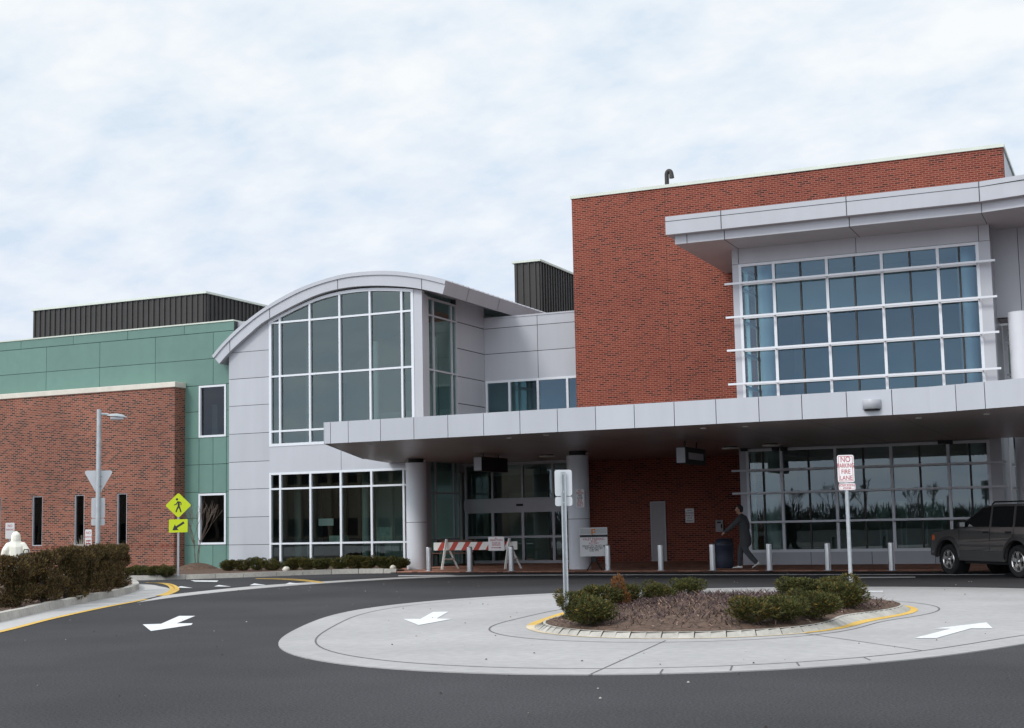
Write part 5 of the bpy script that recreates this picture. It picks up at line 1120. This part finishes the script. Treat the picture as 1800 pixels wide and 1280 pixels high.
for s_ in (1, -1):
    mb = MB(); mb.tube([(-.15, s_*.58, zr+.03), (-.25, s_*.58, zr+.085), (-1.75, s_*.58, zr+.085), (-1.88, s_*.58, zr+.03)], .018, 'black', 8); mb.build('roof_rail', car)
    mb = MB(); mb.box(.62, .74, min(s_*.80, s_*1.0), max(s_*.80, s_*1.0), 1.15, 1.29, 'black'); mr = mb.build('wing_mirror', car, bevel=.03)
    mb = MB(); mb.face([(.615, s_*.84, 1.165), (.615, s_*.985, 1.165), (.615, s_*.985, 1.275), (.615, s_*.84, 1.275)], 'chrome'); mb.build('mirror_glass', mr)
    for u, w2 in ((FA, 0), (RA, 0)):             # wheel arch flares
        mb = MB(); A_ = arc(u, .40, .455, 178, 2, 16); B_ = arc(u, .40, .545, 176, 4, 16); yo, yi = s_*(HW+.045), s_*(HW-.02)
        vs = [(p[0], yo, p[1]) for p in A_]+[(p[0], s_*(HW+.03), p[1]) for p in B_]+[(p[0], yi, p[1]) for p in A_]+[(p[0], yi, p[1]) for p in B_]; q = 17
        mb.mesh(vs, [(i, i+1, q+i+1, q+i) for i in range(16)]+[(i, i+1, 2*q+i+1, 2*q+i) for i in range(16)]+[(q+i, q+i+1, 3*q+i+1, 3*q+i) for i in range(16)], 'car_trim', True); mb.build('wheel_arch', car)
        mb = MB(); mb.prism(arc(u, .40, .45, 0, 180, 12), 'y', min(s_*.50, s_*.84), max(s_*.50, s_*.84), 'black') if False else mb.lathe([(0, s_*.52), (.45, s_*.52), (.45, s_*.8)], 'black', 20, 'y', (u, 0, .40)); mb.build('wheel_well', car)
    mb = MB(); mb.box(FA-.5+.04-.0, FA-.46, s_*(HW+.0)-.02, s_*(HW)+.03, .38, .62, 'car_trim'); 
    mb.box(RA+.47, FA-.47, min(s_*(HW-.02), s_*(HW+.035)), max(s_*(HW-.02), s_*(HW+.035)), .35, .60, 'car_trim'); mb.build('side_cladding', car, bevel=.015)
    for u in (.88, -.33, -1.2):                  # door shut lines
        if u == -1.2: pts_ = [(-1.22, 1.12), (-1.2, .95), (-1.02, .86)]
        else: pts_ = [(u, 1.12), (u, .61)]
        mb = MB(); mb.tube([(a, s_*(HW+.021-flk(b)), b) for a, b in pts_], .0065, 'black', 4, cap=False); mb.build('door_seam', car)
    for u in (-.18, -1.02): mb = MB(); mb.box(u-.1, u+.1, min(s_*.82, s_*.85), max(s_*.82, s_*.85), 1.015, 1.06, 'black'); mb.build('door_handle', car, bevel=.01)
    mb = MB(); mb.box(RA+.5, FA-.5, min(s_*(HW+.0), s_*(HW+.03)), max(s_*(HW), s_*(HW+.03)), .70, .745, 'car_trim'); mb.build('side_moulding', car, bevel=.008)
    mb = MB(); mb.box(1.93, 2.065, min(s_*.66, s_*.82), max(s_*.66, s_*.82), .83, .97, 'amber'); mb.build('corner_lamp', car, bevel=.02)
    mb = MB(); mb.box(2.04, 2.085, min(s_*.40, s_*.64), max(s_*.40, s_*.64), .83, .96, 'lamp_glass'); mb.build('headlight', car, bevel=.02)
    mb = MB(); mb.box(-2.40, -2.2, min(s_*.64, s_*.845), max(s_*.64, s_*.845), .82, 1.1, 'red_lens'); mb.build('tail_light', car, bevel=.02)
mb = MB(); mb.box(2.02, 2.18, -.80, .80, .45, .70, 'car_trim'); mb.build('front_bumper', car, bevel=.05); mb = MB(); mb.box(-2.46, -2.3, -.82, .82, .45, .72, 'car_trim'); mb.build('rear_bumper', car, bevel=.05)
mb = MB(); mb.box(-2.1, 1.95, -.7, .7, .28, .45, 'black'); mb.build('chassis', car)
mb = MB()
for i in range(7): mb.box(2.06, 2.085, -.33+.095*i, -.27+.095*i, .80, .96, 'black')
mb.build('grille', car)
for (u, s_, st) in ((FA, 1, .0), (RA, 1, 0), (FA, -1, .0), (RA, -1, 0)):
    w_ = MB(); r_ = .372; yo = .125
    w_.lathe([(.24, -yo*.9), (.33, -yo), (r_-.02, -yo*.92), (r_, -yo*.6), (r_, yo*.6), (r_-.02, yo*.92), (.33, yo), (.24, yo*.9), (.235, .02)], 'rubber', 40, 'y')
    root_ = MB(); 
    tyre = w_.build('wheel', car); tyre.location = (u, s_*.735, r_); tyre.rotation_euler = (0, 0, 0 if s_ > 0 else pi)
    m2 = MB(); m2.lathe([(.238, .11), (.225, .118), (.215, .105), (.205, .03), (.0, .02)], 'car_trim', 32, 'y'); m2.lathe([(.240, .112), (.232, .122), (.214, .122), (.208, .09)], 'chrome', 32, 'y')
    m2.lathe([(0, .118), (.045, .118), (.06, .105), (.06, .05)], 'chrome', 16, 'y')
    for k in range(5):
        a = 2*pi*k/5+.3; v = []
        for rr_, ww, yy in ((.05, .045, .108), (.14, .04, .112), (.218, .062, .112)):
            for e in (-1, 1): v.append((rr_*cos(a)-e*ww*sin(a), yy, rr_*sin(a)+e*ww*cos(a)))
        v += [(p[0], .06, p[2]) for p in v]
        m2.mesh(v, [(0, 1, 3, 2), (2, 3, 5, 4), (0, 2, 8, 6), (2, 4, 10, 8), (1, 7, 9, 3), (3, 9, 11, 5)], 'chrome')
    rim = m2.build('rim', tyre)
# ================================================================== sky and sun
wd = bpy.data.worlds.new('World'); S.world = wd; wd.use_nodes = True; n = wd.node_tree; n.nodes.clear()
SUN_EL, SUN_AZ = radians(42), radians(205)      # azimuth from +y, clockwise
sky = N(n, 'ShaderNodeTexSky', sky_type='NISHITA', sun_disc=False, sun_elevation=SUN_EL, sun_rotation=SUN_AZ, air_density=1.2, dust_density=2.5)
tc = n.nodes.new('ShaderNodeTexCoord'); sp = N(n, 'ShaderNodeSeparateXYZ'); n.links.new(tc.outputs['Generated'], sp.inputs[0])
def ma(op, a, b=None, c=None):
    x = N(n, 'ShaderNodeMath', operation=op)
    for i, v in enumerate((a, b, c)):
        if v is None: continue
        if isinstance(v, (int, float)): x.inputs[i].default_value = v
        else: n.links.new(v, x.inputs[i])
    return x.outputs[0]
zz = ma('ADD', ma('MAXIMUM', sp.outputs[2], 0), .32)
cb = N(n, 'ShaderNodeCombineXYZ'); n.links.new(ma('DIVIDE', sp.outputs[0], zz), cb.inputs[0]); n.links.new(ma('DIVIDE', sp.outputs[1], zz), cb.inputs[1])
mp = N(n, 'ShaderNodeMapping'); mp.inputs['Rotation'].default_value = (0, 0, .35); mp.inputs['Scale'].default_value = (1, 1.25, 1); n.links.new(cb.outputs[0], mp.inputs[0])
c1 = N(n, 'ShaderNodeTexNoise', Scale=8.5, Detail=8, Roughness=.56, Distortion=.1); n.links.new(mp.outputs[0], c1.inputs['Vector'])
c2 = N(n, 'ShaderNodeTexNoise', Scale=2.2, Detail=3, Roughness=.5); n.links.new(mp.outputs[0], c2.inputs['Vector'])
cl = ma('ADD', ma('MULTIPLY', c1.outputs['Fac'], .7), ma('MULTIPLY', c2.outputs['Fac'], .3))
rr = ramp(n, [(.37, (.68, .775, .89)), (.45, (.765, .832, .918)), (.52, (.82, .866, .93)), (.62, (.90, .925, .955))], cl)
# denser and greyer towards the horizon, brighter overhead (an overcast dome)
hz = N(n, 'ShaderNodeMapRange'); hz.inputs[1].default_value = .0; hz.inputs[2].default_value = .30; n.links.new(sp.outputs[2], hz.inputs[0])
hr = ramp(n, [(0, (.83, .87, .955)), (.55, (.93, .95, .985)), (1, (1.02, 1.02, 1.0))], hz.outputs[0])
m1 = N(n, 'ShaderNodeMix', data_type='RGBA', blend_type='MULTIPLY'); m1.inputs[0].default_value = 1; n.links.new(rr.outputs[0], m1.inputs[6]); n.links.new(hr.outputs[0], m1.inputs[7])
ov = N(n, 'ShaderNodeMapRange', interpolation_type='SMOOTHSTEP'); ov.inputs[1].default_value = .42; ov.inputs[2].default_value = .85; ov.inputs[3].default_value = 1.; ov.inputs[4].default_value = 1.3; n.links.new(sp.outputs[2], ov.inputs[0])
gd = N(n, 'ShaderNodeVectorMath', operation='DOT_PRODUCT'); n.links.new(tc.outputs['Generated'], gd.inputs[0]); gd.inputs[1].default_value = (-.42, -.90, .12)
gs = N(n, 'ShaderNodeMapRange', interpolation_type='SMOOTHSTEP'); gs.inputs[1].default_value = .0; gs.inputs[2].default_value = .95; gs.inputs[3].default_value = 1.; gs.inputs[4].default_value = 1.5; n.links.new(gd.outputs['Value'], gs.inputs[0])
g2 = N(n, 'ShaderNodeMapRange', interpolation_type='SMOOTHSTEP'); g2.inputs[1].default_value = .1; g2.inputs[2].default_value = .85; g2.inputs[3].default_value = 0; g2.inputs[4].default_value = .3; n.links.new(gd.outputs['Value'], g2.inputs[0])
g3 = N(n, 'ShaderNodeMapRange', interpolation_type='SMOOTHSTEP'); g3.inputs[1].default_value = .16; g3.inputs[2].default_value = .5; g3.inputs[3].default_value = 1; g3.inputs[4].default_value = 0; n.links.new(sp.outputs[2], g3.inputs[0])
lowglow = ma('ADD', ma('MULTIPLY', g2.outputs[0], g3.outputs[0]), 1.)
vs_ = N(n, 'ShaderNodeVectorMath', operation='SCALE'); n.links.new(m1.outputs[2], vs_.inputs[0]); n.links.new(ma('MULTIPLY', lowglow, ma('MULTIPLY', ov.outputs[0], gs.outputs[0])), vs_.inputs['Scale'])
b1 = N(n, 'ShaderNodeBackground', Strength=1.15); n.links.new(vs_.outputs[0], b1.inputs[0])
b2 = N(n, 'ShaderNodeBackground', Strength=.10); n.links.new(sky.outputs[0], b2.inputs[0])
mx = N(n, 'ShaderNodeMixShader'); mx.inputs[0].default_value = .9; n.links.new(b2.outputs[0], mx.inputs[1]); n.links.new(b1.outputs[0], mx.inputs[2])
wo = N(n, 'ShaderNodeOutputWorld'); n.links.new(mx.outputs[0], wo.inputs[0])
sl = bpy.data.lights.new('sun', 'SUN'); sl.energy = 1.5; sl.angle = radians(14); sl.color = (1, .965, .92)
so = bpy.data.objects.new('sun', sl); COL.objects.link(so)
dv = Vector((sin(SUN_AZ)*cos(SUN_EL), cos(SUN_AZ)*cos(SUN_EL), sin(SUN_EL))); so.rotation_euler = (-dv).to_track_quat('-Z', 'Y').to_euler(); so.location = (0, -10, 30)
S.view_settings.view_transform = 'Standard'; S.view_settings.look = 'None'; S.view_settings.exposure = -0.05; S.view_settings.gamma = 1
S.render.engine = 'CYCLES'; S.cycles.use_denoising = True; S.cycles.max_bounces = 7; S.cycles.transparent_max_bounces = 14; S.cycles.caustics_reflective = False; S.cycles.caustics_refractive = False; S.cycles.sample_clamp_indirect = 6
